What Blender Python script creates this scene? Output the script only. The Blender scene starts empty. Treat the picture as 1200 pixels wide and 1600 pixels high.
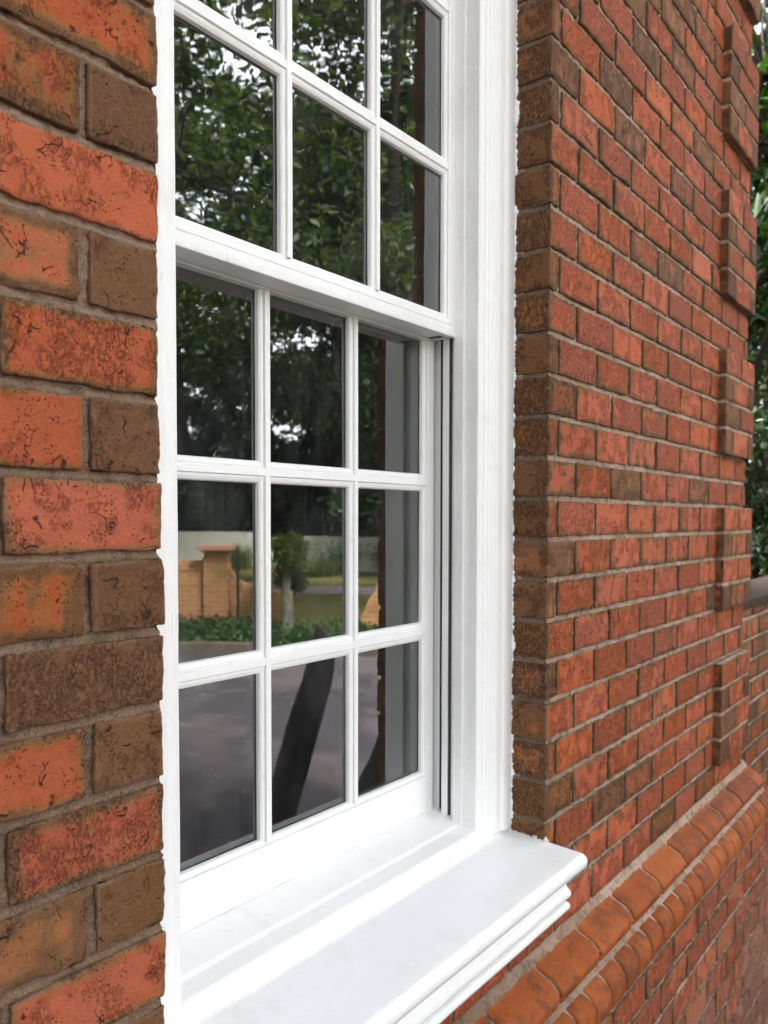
import bpy, math, random
import numpy as np
from mathutils import Matrix, Vector
R = math.radians
scene = bpy.context.scene
col = scene.collection

# ------------------------------------------------------------------ camera
CAM = (-0.46301, -0.60108, -0.03655)
YAW, PITCH, ROLL = R(37.191), R(-1.986), R(0.082)
def cam_axes():
    f = Vector((math.cos(YAW)*math.cos(PITCH), math.sin(YAW)*math.cos(PITCH), math.sin(PITCH)))
    r = Vector((math.sin(YAW), -math.cos(YAW), 0)); u = r.cross(f)
    c, s = math.cos(ROLL), math.sin(ROLL)
    return c*r+s*u, -s*r+c*u, f
cd = bpy.data.cameras.new('camera'); co = bpy.data.objects.new('camera', cd); col.objects.link(co)
r_, u_, f_ = cam_axes()
m = Matrix((( r_.x, u_.x, -f_.x, CAM[0]), (r_.y, u_.y, -f_.y, CAM[1]), (r_.z, u_.z, -f_.z, CAM[2]), (0,0,0,1)))
co.matrix_world = m
cd.sensor_fit = 'VERTICAL'; cd.sensor_height = 36; cd.sensor_width = 27
cd.lens = 1283.5/1600*36
cd.shift_y = 56.9/1600
cd.clip_start = 0.02; cd.clip_end = 500
cd.dof.use_dof = True; cd.dof.focus_distance = .95; cd.dof.aperture_fstop = 8
scene.camera = co

# ------------------------------------------------------------------ light
SUN_EL, SUN_AZ = R(54), R(100)      # azimuth measured from +X toward +Y
w = bpy.data.worlds.new('World'); scene.world = w; w.use_nodes = True
nt = w.node_tree; nt.nodes.clear()
sky = nt.nodes.new('ShaderNodeTexSky'); sky.sky_type = 'NISHITA'; sky.sun_disc = False
sky.sun_elevation = SUN_EL; sky.sun_rotation = R(90)-SUN_AZ; sky.air_density = 1.0; sky.dust_density = 6.0; sky.ozone_density = 1.0
hs = nt.nodes.new('ShaderNodeHueSaturation'); hs.inputs['Saturation'].default_value = 0.22
bg = nt.nodes.new('ShaderNodeBackground'); bg.inputs['Strength'].default_value = 0.15
wo = nt.nodes.new('ShaderNodeOutputWorld')
tc = nt.nodes.new('ShaderNodeTexCoord'); sxyz = nt.nodes.new('ShaderNodeSeparateXYZ'); nt.links.new(tc.outputs['Generated'], sxyz.inputs[0])
cn = nt.nodes.new('ShaderNodeTexNoise'); cn.inputs['Scale'].default_value = 3.0; cn.inputs['Detail'].default_value = 4; nt.links.new(tc.outputs['Generated'], cn.inputs['Vector'])
mr = nt.nodes.new('ShaderNodeMapRange'); mr.interpolation_type = 'SMOOTHSTEP'; nt.links.new(sxyz.outputs[2], mr.inputs[0])
mr.inputs[1].default_value = .30; mr.inputs[2].default_value = .85; mr.inputs[3].default_value = 1.5; mr.inputs[4].default_value = 1.0
cm = nt.nodes.new('ShaderNodeMapRange'); nt.links.new(cn.outputs[0], cm.inputs[0]); cm.inputs[1].default_value = .3; cm.inputs[2].default_value = .7; cm.inputs[3].default_value = .8; cm.inputs[4].default_value = 1.15
mm = nt.nodes.new('ShaderNodeMath'); mm.operation = 'MULTIPLY'; nt.links.new(mr.outputs[0], mm.inputs[0]); nt.links.new(cm.outputs[0], mm.inputs[1])
dp = nt.nodes.new('ShaderNodeVectorMath'); dp.operation = 'DOT_PRODUCT'; nt.links.new(tc.outputs['Generated'], dp.inputs[0]); dp.inputs[1].default_value = (.66, -.66, .36)
bk_ = nt.nodes.new('ShaderNodeMapRange'); bk_.interpolation_type = 'SMOOTHSTEP'; nt.links.new(dp.outputs['Value'], bk_.inputs[0])
bk_.inputs[1].default_value = .84; bk_.inputs[2].default_value = .97; bk_.inputs[3].default_value = 1.0; bk_.inputs[4].default_value = 5.0      # added bright sky patch, whitens the gaps mirrored in the panes
m2 = nt.nodes.new('ShaderNodeMath'); m2.operation = 'MULTIPLY'; nt.links.new(mm.outputs[0], m2.inputs[0]); nt.links.new(bk_.outputs[0], m2.inputs[1])
nt.links.new(sky.outputs[0], hs.inputs['Color']); nt.links.new(m2.outputs[0], hs.inputs['Value']); nt.links.new(hs.outputs[0], bg.inputs[0]); nt.links.new(bg.outputs[0], wo.inputs[0])
sd = bpy.data.lights.new('sun', 'SUN'); sd.energy = 5.0; sd.angle = R(12); sd.color = (1, .97, .92)
so = bpy.data.objects.new('sun', sd); col.objects.link(so)
dv = Vector((math.cos(SUN_EL)*math.cos(SUN_AZ), math.cos(SUN_EL)*math.sin(SUN_AZ), math.sin(SUN_EL)))
so.rotation_euler = dv.to_track_quat('Z', 'Y').to_euler(); so.location = (0, -3, 6)
scene.view_settings.view_transform = 'Standard'; scene.view_settings.look = 'None'
scene.view_settings.exposure = 1.86; scene.view_settings.gamma = 1
scene.cycles.max_bounces = 8; scene.cycles.transparent_max_bounces = 12
scene.cycles.glossy_bounces = 4; scene.cycles.caustics_reflective = False; scene.cycles.caustics_refractive = False

# ------------------------------------------------------------------ noise / mesh helpers
def _h(i, j, k, s):
    n = (i*374761393 + j*668265263 + k*2147483647 + s*974634777) & 0xffffffff
    n = ((n ^ (n >> 13))*1274126177) & 0xffffffff
    n = (n ^ (n >> 16))
    n = (n*2246822519) & 0xffffffff
    return ((n ^ (n >> 15)) & 0xffff)/65535.0
def noise(P, sc=1.0, s=0):
    """value noise in -1..1"""
    P = np.asarray(P, float)*sc + 1000.0
    I = np.floor(P).astype(np.int64); F = P-I; F = F*F*(3-2*F)
    out = 0
    for a in (0, 1):
        for b in (0, 1):
            for c in (0, 1):
                wgt = (F[:, 0] if a else 1-F[:, 0])*(F[:, 1] if b else 1-F[:, 1])*(F[:, 2] if c else 1-F[:, 2])
                out = out + wgt*_h(I[:, 0]+a, I[:, 1]+b, I[:, 2]+c, s)
    return out*2-1
def fbm(P, sc, s=0, o=3):
    t = 0; a = 1; n = 0
    for i in range(o):
        t = t+a*noise(P, sc*2**i, s+i); n += a; a *= .5
    return t/n

SHARP = ('stile', 'rail', 'muntin', 'casing', 'window_frame', 'window_sill', 'sill_moulding', 'sill_bead')
def mk(name, V, F, mat, parent=None, attrs=None, smooth=True, mats=None, fm=None):
    """V (n,3), F (m,k) array of equal-size faces or list"""
    me = bpy.data.meshes.new(name)
    V = np.asarray(V, np.float32)
    if isinstance(F, np.ndarray):
        mfc, k = F.shape
        me.vertices.add(len(V)); me.vertices.foreach_set('co', V.ravel())
        me.loops.add(mfc*k); me.loops.foreach_set('vertex_index', F.astype(np.int32).ravel())
        me.polygons.add(mfc); me.polygons.foreach_set('loop_start', np.arange(0, mfc*k, k, dtype=np.int32))
        me.polygons.foreach_set('loop_total', np.full(mfc, k, np.int32))
        me.update(calc_edges=True)
    else:
        me.from_pydata(V.tolist(), [], F)
    me.polygons.foreach_set('use_smooth', np.full(len(me.polygons), smooth))
    for an, av in (attrs or {}).items():
        a = me.attributes.new(an, 'FLOAT_COLOR', 'POINT'); a.data.foreach_set('color', np.asarray(av, np.float32).ravel())
    me.validate()
    for mm in (mats or [mat]): me.materials.append(mm)
    if fm is not None: me.polygons.foreach_set('material_index', np.asarray(fm, np.int32))
    if name in SHARP: me.set_sharp_from_angle(angle=R(24))
    o = bpy.data.objects.new(name, me); col.objects.link(o)
    if parent is not None:
        o.parent = parent
        if parent.type == 'EMPTY':            # meshes are written in world coordinates
            w_ = Vector((0, 0, 0)); q = parent
            while q is not None: w_ = w_+q.location; q = q.parent
            o.location = -w_
    return o
def thing(name, loc, label, cat, group=None):
    e = bpy.data.objects.new(name, None); col.objects.link(e); e.location = loc; e.empty_display_size = .1
    return tag(e, label, cat, group)
def tag(o, label, cat, group=None, kind=None):
    if label: o['label'] = label
    if cat: o['category'] = cat
    if group: o['group'] = group
    if kind: o['kind'] = kind
    return o

def gridfaces(n, m_, off=0):
    """verts index = i*m + j ; i in n, j in m ; normal = d(i) x d(j)"""
    i = np.arange(n-1)[:, None]; j = np.arange(m_-1)[None, :]
    a = (i*m_+j).ravel()+off
    return np.stack([a, a+m_, a+m_+1, a+1], 1)
class MB:
    def __init__(s): s.V = []; s.F = []; s.n = 0; s.A = {}
    def add(s, V, F, **at):
        V = np.asarray(V, float); s.V.append(V); s.F.append(np.asarray(F)+s.n); s.n += len(V)
        for k, v in at.items(): s.A.setdefault(k, []).append(v)
    def build(s, name, mat, parent=None, smooth=True):
        return mk(name, np.concatenate(s.V), np.concatenate(s.F), mat, parent, {k: np.concatenate(v) for k, v in s.A.items()}, smooth)
    def box(s, x0, x1, y0, y1, z0, z1):
        V = [(x, y, z) for x in (x0, x1) for y in (y0, y1) for z in (z0, z1)]
        F = [(0,1,3,2),(4,6,7,5),(0,4,5,1),(2,3,7,6),(0,2,6,4),(1,5,7,3)]
        s.add(V, F); return s
def bevel(o, wd=.002, seg=2):
    b = o.modifiers.new('b', 'BEVEL'); b.width = wd; b.segments = seg; b.limit_method = 'ANGLE'
    return o

# ------------------------------------------------------------------ node helpers
class NT:
    def __init__(s, name):
        s.m = bpy.data.materials.new(name); s.m.use_nodes = True; s.t = s.m.node_tree
        s.t.nodes.clear(); s.out = s.t.nodes.new('ShaderNodeOutputMaterial')
    def n(s, ty, **kw):
        x = s.t.nodes.new(ty)
        for k, v in kw.items(): setattr(x, k, v)
        return x
    def put(s, x, k, v):
        if v is None: return
        if isinstance(v, bpy.types.NodeSocket): s.t.links.new(v, x.inputs[k])
        else: x.inputs[k].default_value = v
    def math(s, op, a, b=None, c=None, clamp=False):
        x = s.n('ShaderNodeMath', operation=op, use_clamp=clamp)
        s.put(x, 0, a); s.put(x, 1, b); s.put(x, 2, c); return x.outputs[0]
    def mix(s, f, a, b, blend='MIX'):
        x = s.n('ShaderNodeMix', data_type='RGBA', blend_type=blend)
        s.put(x, 0, f); s.put(x, 6, a if isinstance(a, bpy.types.NodeSocket) else (*a, 1)[:4]); s.put(x, 7, b if isinstance(b, bpy.types.NodeSocket) else (*b, 1)[:4])
        return x.outputs[2]
    def ramp(s, f, stops, interp='LINEAR'):
        x = s.n('ShaderNodeValToRGB'); x.color_ramp.interpolation = interp
        el = x.color_ramp.elements
        while len(el) < len(stops): el.new(.5)
        for e, (p, c) in zip(el, stops): e.position = p; e.color = (*c, 1) if len(c) == 3 else c
        s.put(x, 0, f); return x.outputs[0]
    def step(s, f, a, b):
        x = s.n('ShaderNodeMapRange', interpolation_type='SMOOTHSTEP'); s.put(x, 0, f); s.put(x, 1, a); s.put(x, 2, b); return x.outputs[0]
    def co(s, scale=(1, 1, 1), loc=(0, 0, 0)):
        g = s.n('ShaderNodeNewGeometry'); mp = s.n('ShaderNodeMapping'); mp.inputs['Scale'].default_value = scale; mp.inputs['Location'].default_value = loc
        s.t.links.new(g.outputs['Position'], mp.inputs[0]); return mp.outputs[0]
    def noise(s, scale, detail=3, rough=.55, vec=None, dist=0):
        x = s.n('ShaderNodeTexNoise'); s.put(x, 'Scale', scale); s.put(x, 'Detail', detail); s.put(x, 'Roughness', rough); s.put(x, 'Distortion', dist)
        if vec is None: vec = s.co()
        s.put(x, 'Vector', vec); return x.outputs[0]
    def vor(s, scale, vec=None, feature='F1', out=0, rand=1):
        x = s.n('ShaderNodeTexVoronoi', feature=feature); s.put(x, 'Scale', scale); s.put(x, 'Randomness', rand)
        if vec is None: vec = s.co()
        s.put(x, 'Vector', vec); return x.outputs[out]
    def bump(s, h, strength=.5, dist=.01, normal=None):
        x = s.n('ShaderNodeBump'); s.put(x, 'Height', h); s.put(x, 'Strength', strength); s.put(x, 'Distance', dist); s.put(x, 'Normal', normal); return x.outputs[0]
    def pr(s, color, rough=.5, normal=None, spec=.5, **kw):
        x = s.n('ShaderNodeBsdfPrincipled')
        s.put(x, 'Base Color', color if isinstance(color, bpy.types.NodeSocket) else (*color, 1)); s.put(x, 'Roughness', rough); s.put(x, 'Normal', normal); s.put(x, 'Specular IOR Level', spec)
        for k, v in kw.items(): s.put(x, k, v)
        s.t.links.new(x.outputs[0], s.out.inputs[0]); return s.m

def brick_mat(name, white=0.0):
    s = NT(name)
    a = s.n('ShaderNodeAttribute', attribute_name='bk'); b = s.n('ShaderNodeAttribute', attribute_name='bk2')
    sa = s.n('ShaderNodeSeparateColor'); s.t.links.new(a.outputs['Color'], sa.inputs[0])
    sb = s.n('ShaderNodeSeparateColor'); s.t.links.new(b.outputs['Color'], sb.inputs[0])
    du, dvv, kind, rnd = sa.outputs[0], sa.outputs[1], sa.outputs[2], a.outputs['Alpha']
    stripe, crack, side, r2 = sb.outputs[0], sb.outputs[1], sb.outputs[2], b.outputs['Alpha']
    off = s.n('ShaderNodeCombineXYZ'); s.put(off, 0, s.math('MULTIPLY', rnd, 7)); s.put(off, 2, s.math('MULTIPLY', r2, 5))
    def vec(sc):
        ad = s.n('ShaderNodeVectorMath', operation='ADD'); s.t.links.new(s.co(sc), ad.inputs[0]); s.t.links.new(off.outputs[0], ad.inputs[1]); return ad.outputs[0]
    v1 = vec((1, 1, 1)); vs = vec((1, 1, .12)); vp = vec((1, 1, .5))
    e = s.math('MINIMUM', s.math('DIVIDE', du, .0155), s.math('DIVIDE', dvv, .0125))
    n1 = s.noise(34, 4, .6, v1)
    n2 = s.noise(52, 3, .6, vs)
    n5 = s.noise(14, 2, .5, v1)
    M = s.math('ADD', s.math('MINIMUM', e, 1.0), .13)
    M = s.math('ADD', M, s.math('MULTIPLY', s.math('SUBTRACT', n1, .5), 1.5))
    M = s.math('ADD', M, s.math('MULTIPLY', s.math('SUBTRACT', n5, .5), 1.1))
    M = s.math('SUBTRACT', M, s.math('MULTIPLY', kind, 1.5))
    M = s.math('ADD', M, s.math('MULTIPLY', s.math('MULTIPLY', s.math('SUBTRACT', n2, .5), 5.0), stripe))
    cr = s.ramp(M, [(0.0, (.155, .074, .034)), (.16, (.215, .096, .038)), (.34, (.29, .112, .040)), (.54, (.37, .112, .040)), (.74, (.43, .084, .034)), (1.0, (.47, .104, .045))])
    # brick to brick tone
    val = s.math('ADD', .86, s.math('MULTIPLY', rnd, .27))
    hv = s.n('ShaderNodeHueSaturation'); s.put(hv, 'Hue', s.math('ADD', .5005, s.math('MULTIPLY', r2, .005))); s.put(hv, 'Saturation', s.math('ADD', .95, s.math('MULTIPLY', r2, .08))); s.put(hv, 'Value', val); s.put(hv, 'Color', cr)
    c = hv.outputs[0]
    wz = s.noise(1.7, 4, .6)
    c = s.mix(s.math('MULTIPLY', s.step(wz, .50, .70), .16), c, s.mix(.5, c, (.17, .075, .038)))
    c = s.mix(s.math('MULTIPLY', s.step(s.noise(5.5, 5, .65, s.co((1, 1, .35))), .56, .72), .14), c, (.20, .11, .065))
    # mottling
    c = s.mix(s.math('MULTIPLY', s.step(s.noise(210, 5, .7, v1), .45, .75), .32), c, (.46, .15, .085), 'MIX')
    c = s.mix(s.math('MULTIPLY', s.step(s.noise(120, 4, .65, vp), .52, .72), s.math('MULTIPLY', r2, .26)), c, (.16, .065, .03), 'MIX')
    # dark iron specks and pits
    sp = s.vor(300, v1); spn = s.noise(48, 2, .5, v1)
    spk = s.math('MULTIPLY', s.math('SUBTRACT', 1, s.step(sp, .12, .30)), s.step(spn, .46, .58))
    c = s.mix(s.math('MULTIPLY', spk, .85), c, (.035, .014, .010))
    sp2 = s.math('MULTIPLY', s.math('SUBTRACT', 1, s.step(s.vor(260, vec((1, 1, .8))), .06, .16)), s.step(s.noise(33, 2, .5, vec((1, 1.3, 1))), .56, .66))
    c = s.mix(s.math('MULTIPLY', sp2, .55), c, (.72, .46, .33))
    # bark-like cracks
    rn = s.noise(150, 5, .78, vp, .25)
    rid = s.math('ABSOLUTE', s.math('SUBTRACT', rn, .5))
    pit = s.math('SUBTRACT', 1, s.step(rid, .006, .030))
    zone = s.step(s.math('ADD', s.noise(30, 2, .5, v1), s.math('MULTIPLY', crack, .24)), .58, .74)
    pit = s.math('MULTIPLY', pit, zone)
    c = s.mix(s.math('MULTIPLY', pit, .52), c, (.09, .032, .018))
    vf = vec((1, 1, .9)); fo = s.math('ABSOLUTE', s.math('SUBTRACT', s.noise(23, 3, .55, vf, .4), .5))
    fold = s.math('MULTIPLY', s.math('SUBTRACT', 1, s.step(fo, .0015, .010)), s.step(s.noise(41, 2, .5, vf), .54, .60))
    c = s.mix(s.math('MULTIPLY', fold, .85), c, (.045, .018, .010))
    # paler dusty arrises
    ed = s.math('SUBTRACT', 1, s.step(s.math('MINIMUM', du, dvv), .0006, .0042))
    c = s.mix(s.math('MULTIPLY', s.math('MULTIPLY', ed, s.step(n1, .35, .6)), .5), c, (.23, .15, .10))
    g = s.n('ShaderNodeNewGeometry'); sz = s.n('ShaderNodeSeparateXYZ'); s.t.links.new(g.outputs['Position'], sz.inputs[0])
    low = s.math('MULTIPLY', s.math('SUBTRACT', 1, s.step(sz.outputs[2], -1.25, -.80)), s.step(s.math('ADD', sz.outputs[0], s.math('MULTIPLY', n5, 1.2)), .5, 2.2))
    low = s.math('MULTIPLY', low, s.step(s.noise(3.5, 4, .6), .30, .58))
    c = s.mix(s.math('MULTIPLY', low, .75), c, s.mix(n5, (.34, .185, .135), (.23, .16, .105)))
    grit = s.noise(560, 4, .75, v1)
    c = s.mix(s.math('MULTIPLY', s.math('SUBTRACT', 1, s.step(grit, .30, .45)), .45), c, (.09, .04, .022))
    c = s.mix(s.math('MULTIPLY', s.step(grit, .58, .70), .30), c, (.58, .30, .19))
    h = s.math('ADD', s.math('MULTIPLY', s.noise(430, 4, .75, v1), .62), s.math('MULTIPLY', s.noise(95, 4, .65, vp), .75))
    h = s.math('SUBTRACT', h, s.math('MULTIPLY', fold, 1.6)); h = s.math('SUBTRACT', h, s.math('MULTIPLY', pit, 1.1)); h = s.math('SUBTRACT', h, s.math('MULTIPLY', spk, .6))
    nrm = s.bump(h, .95, .0040)
    return s.pr(c, s.math('SUBTRACT', .86, s.math('MULTIPLY', n1, .12)), nrm, .16)

def mortar_mat(name, dark=0):
    s = NT(name)
    n = s.noise(9, 3, .6); n2 = s.noise(700, 3, .8); n3 = s.noise(46, 4, .65)
    c = s.mix(s.step(n, .35, .65), (.72, .51, .39), (.50, .33, .225))
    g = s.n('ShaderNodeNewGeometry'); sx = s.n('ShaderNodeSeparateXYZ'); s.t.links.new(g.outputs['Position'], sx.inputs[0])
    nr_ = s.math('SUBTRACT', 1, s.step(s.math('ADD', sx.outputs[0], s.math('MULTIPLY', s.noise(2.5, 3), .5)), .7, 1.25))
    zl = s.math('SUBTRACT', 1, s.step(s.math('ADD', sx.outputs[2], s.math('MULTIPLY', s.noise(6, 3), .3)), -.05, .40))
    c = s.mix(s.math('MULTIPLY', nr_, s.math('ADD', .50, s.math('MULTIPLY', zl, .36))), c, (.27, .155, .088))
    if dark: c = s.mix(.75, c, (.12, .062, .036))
    c = s.mix(s.math('MULTIPLY', s.step(n3, .50, .64), .65), c, (.15, .095, .062))
    c = s.mix(s.math('MULTIPLY', s.step(n2, .45, .68), .55), c, (.64, .52, .41))
    c = s.mix(s.math('MULTIPLY', s.math('SUBTRACT', 1, s.step(s.noise(520, 3, .8, s.co((1.1, 1, 1))), .36, .46)), .7), c, (.07, .045, .03))
    h = s.math('ADD', s.math('MULTIPLY', s.noise(480, 4, .8), .8), s.noise(130, 3, .7))
    return s.pr(c, .95, s.bump(h, 1.0, .0065), .12)

def paint_mat(name, base=(.81, .81, .80), rough=.30, grime=.5, streak=(1, 1, 1), sill=False):
    s = NT(name)
    n = s.noise(40, 3, .6); n2 = s.noise(160, 4, .7)
    c = s.mix(s.math('MULTIPLY', s.step(n, .5, .8), .18), base, (.72, .72, .69))
    g = s.math('MULTIPLY', s.math('SUBTRACT', 1, s.step(s.noise(85, 3, .6, s.co((1, 1, .6))), .25, .33)), grime)
    c = s.mix(g, c, (.50, .49, .45))
    c = s.mix(s.math('MULTIPLY', s.step(s.noise(11, 5, .75), .52, .70), .30), c, (.66, .63, .58))
    sp = s.math('MULTIPLY', s.math('SUBTRACT', 1, s.step(s.vor(110), .030, .070)), s.step(s.noise(19, 2), .54, .58))
    c = s.mix(s.math('MULTIPLY', sp, .85), c, (.22, .19, .15))
    crk = s.math('SUBTRACT', 1, s.step(s.math('ABSOLUTE', s.math('SUBTRACT', s.noise(60, 3, .6, s.co(streak)), .5)), .002, .009))
    crk = s.math('MULTIPLY', crk, s.step(s.noise(16, 3, .6), .53, .60))
    c = s.mix(s.math('MULTIPLY', crk, .0 if sill else .28), c, (.45, .42, .37))
    if sill:                                  # thin dirt lines where the stepped boards meet, smudges and drip stains
        g = s.n('ShaderNodeNewGeometry'); sy = s.n('ShaderNodeSeparateXYZ'); s.t.links.new(g.outputs['Position'], sy.inputs[0])
        br = s.noise(45, 4, .7, s.co((1, .2, .2)))
        for y0, wd_ in ((.1105, .0016), (.0830, .0018), (.0650, .0016)):
            ln = s.math('SUBTRACT', 1, s.step(s.math('ABSOLUTE', s.math('SUBTRACT', sy.outputs[1], y0)), wd_*.3, wd_))
            c = s.mix(s.math('MULTIPLY', s.math('MULTIPLY', ln, s.step(br, .42, .70)), .30), c, (.48, .44, .38))
        dr = s.noise(30, 4, .7, s.co((1, .12, 1)))
        c = s.mix(s.math('MULTIPLY', s.step(dr, .56, .74), .22), c, (.56, .52, .45))
    h = s.math('ADD', s.math('MULTIPLY', s.noise(260, 3, .6, s.co(streak)), .55), s.math('MULTIPLY', n2, .45))
    h = s.math('ADD', h, s.math('MULTIPLY', s.noise(28, 3, .5), 1.2))
    return s.pr(c, s.math('ADD', rough, s.math('MULTIPLY', n, .14)), s.bump(h, .28 if sill else .62, .0024), .5)

def plain(name, c, rough=.6, bumps=None, spec=.4, var=None, metallic=0):
    s = NT(name); cc = c
    if var:
        vc, vsca, vam = var
        cc = s.mix(s.math('MULTIPLY', s.step(s.noise(vsca, 4, .6), .35, .7), vam), c, vc)
    nrm = s.bump(s.noise(bumps[0], 4, .65), bumps[1], bumps[2]) if bumps else None
    return s.pr(cc, rough, nrm, spec, Metallic=metallic)

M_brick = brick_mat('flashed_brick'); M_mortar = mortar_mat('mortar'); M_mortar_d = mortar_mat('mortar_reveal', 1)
M_paint_v = paint_mat('white_gloss_vertical', streak=(1, 1, .07), grime=.35)
M_paint_h = paint_mat('white_gloss_horizontal', streak=(.07, 1, 1), grime=.35)
M_paint_sill = paint_mat('white_gloss_sill', base=(.82, .82, .815), streak=(.12, 1, 1), rough=.27, grime=.25, sill=True)
M_paint_old = paint_mat('aged_white_paint', base=(.68, .675, .62), streak=(1, 1, .05), rough=.4, grime=.8)

# shaped clay bricks (smoother, more orange)
s = NT('moulded_brick')
a = s.n('ShaderNodeAttribute', attribute_name='bk'); sa = s.n('ShaderNodeSeparateColor'); s.t.links.new(a.outputs['Color'], sa.inputs[0])
n1 = s.noise(26, 4, .6); n2 = s.noise(300, 3, .7)
c = s.ramp(s.math('ADD', s.math('MULTIPLY', n1, .7), s.math('MULTIPLY', sa.outputs[2], .45)), [(.2, (.15, .037, .011)), (.5, (.33, .079, .015)), (.85, (.42, .112, .024))])
c = s.mix(s.math('MULTIPLY', s.step(n2, .5, .7), .35), c, (.33, .12, .05))
sp = s.math('MULTIPLY', s.math('SUBTRACT', 1, s.step(s.vor(240), .08, .2)), s.step(s.noise(40, 2), .52, .6))
c = s.mix(s.math('MULTIPLY', sp, .8), c, (.06, .025, .015))
c = s.mix(s.math('MULTIPLY', s.step(s.noise(17, 6, .75), .46, .62), .75), c, (.15, .048, .022))
M_mould = s.pr(c, .62, s.bump(s.math('ADD', s.noise(420, 3, .7), s.math('MULTIPLY', s.noise(60, 3, .6), 2.0)), .7, .004), .18)

# glass: thin pane, mirror-like at the surface, a trace of dust
M_joint = plain('joint_grime', (.36, .34, .30), .8)
M_inner = plain('inner_frame_shade', (.03, .03, .032), .6)  # near-black colour paints in the room's shade on the sash backs
def glass_mat(name, wave, dust):
    s = NT(name)
    h = s.noise(9, 2, .5, s.co((1.6, 1, .45)))
    nr = s.bump(h, wave, .004)
    fr = s.n('ShaderNodeFresnel'); fr.inputs['IOR'].default_value = 1.52; s.t.links.new(nr, fr.inputs['Normal'])
    fac = s.math('ADD', s.math('MULTIPLY', fr.outputs[0], 1.9), .065, clamp=True)
    gl = s.n('ShaderNodeBsdfGlossy'); gl.inputs['Roughness'].default_value = 0.0; gl.inputs['Color'].default_value = (.97, 1, .985, 1); s.t.links.new(nr, gl.inputs['Normal'])
    tr = s.n('ShaderNodeBsdfTransparent'); tr.inputs['Color'].default_value = (.80, .86, .84, 1)
    df = s.n('ShaderNodeBsdfDiffuse'); df.inputs['Color'].default_value = (.75, .76, .76, 1)
    mx = s.n('ShaderNodeMixShader'); s.t.links.new(fac, mx.inputs[0]); s.t.links.new(tr.outputs[0], mx.inputs[1]); s.t.links.new(gl.outputs[0], mx.inputs[2])
    d1 = s.math('ADD', s.math('MULTIPLY', s.step(s.noise(9, 4, .7, s.co((1, 1, .5))), .40, .8), .045*dust), s.math('MULTIPLY', s.step(s.noise(60, 4, .7, s.co((1, 1, .12))), .55, .75), .022*dust))
    d2 = s.math('MULTIPLY', s.math('SUBTRACT', 1, s.step(s.vor(120), .05, .10)), .5*dust)
    d2 = s.math('MULTIPLY', d2, s.step(s.noise(30, 2), .55, .65))
    mx2 = s.n('ShaderNodeMixShader'); s.t.links.new(s.math('ADD', s.math('ADD', d1, d2), .006, clamp=True), mx2.inputs[0]); s.t.links.new(mx.outputs[0], mx2.inputs[1]); s.t.links.new(df.outputs[0], mx2.inputs[2])
    s.t.links.new(mx2.outputs[0], s.out.inputs[0]); return s.m
M_glass_u = glass_mat('old_glass', .055, .6); M_glass_l = glass_mat('lower_glass', .018, .8)

# ------------------------------------------------------------------ brick builder
Cc = .0677; W = .77485; XE = 2.04; GZ = -1.60; JT = .0088
rng = random.Random(11)
def rounded_path(pts, r, step, dense=None):
    """polyline in xy -> samples with rounded corners: position, outward normal, face param"""
    P = []; N = []; S = []            # S: (face index, distance from nearer end of that face)
    for i in range(len(pts)-1):
        a = np.array(pts[i], float); b = np.array(pts[i+1], float); L = np.linalg.norm(b-a); t = (b-a)/L
        nrm = np.array([t[1], -t[0]])
        la = r if i > 0 else 0; lb = r if i < len(pts)-2 else 0
        n = max(2, int((L-la-lb)/step)+1)
        for q in np.linspace(la, L-lb, n):
            P.append(a+t*q); N.append(nrm); S.append((i, min(q if i > 0 else 9, L-q if i < len(pts)-2 else 9)))
        if i < len(pts)-2:
            c_ = b-t*r-nrm*r
            t2 = np.array(pts[i+2], float)-b; t2 /= np.linalg.norm(t2); n2 = np.array([t2[1], -t2[0]])
            for k in (.33, .67):
                nn = nrm*(1-k)+n2*k; nn /= np.linalg.norm(nn)
                P.append(c_+nn*r); N.append(nn); S.append((i if k < .5 else i+1, 0))
    return np.array(P), np.array(N), S
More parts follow.
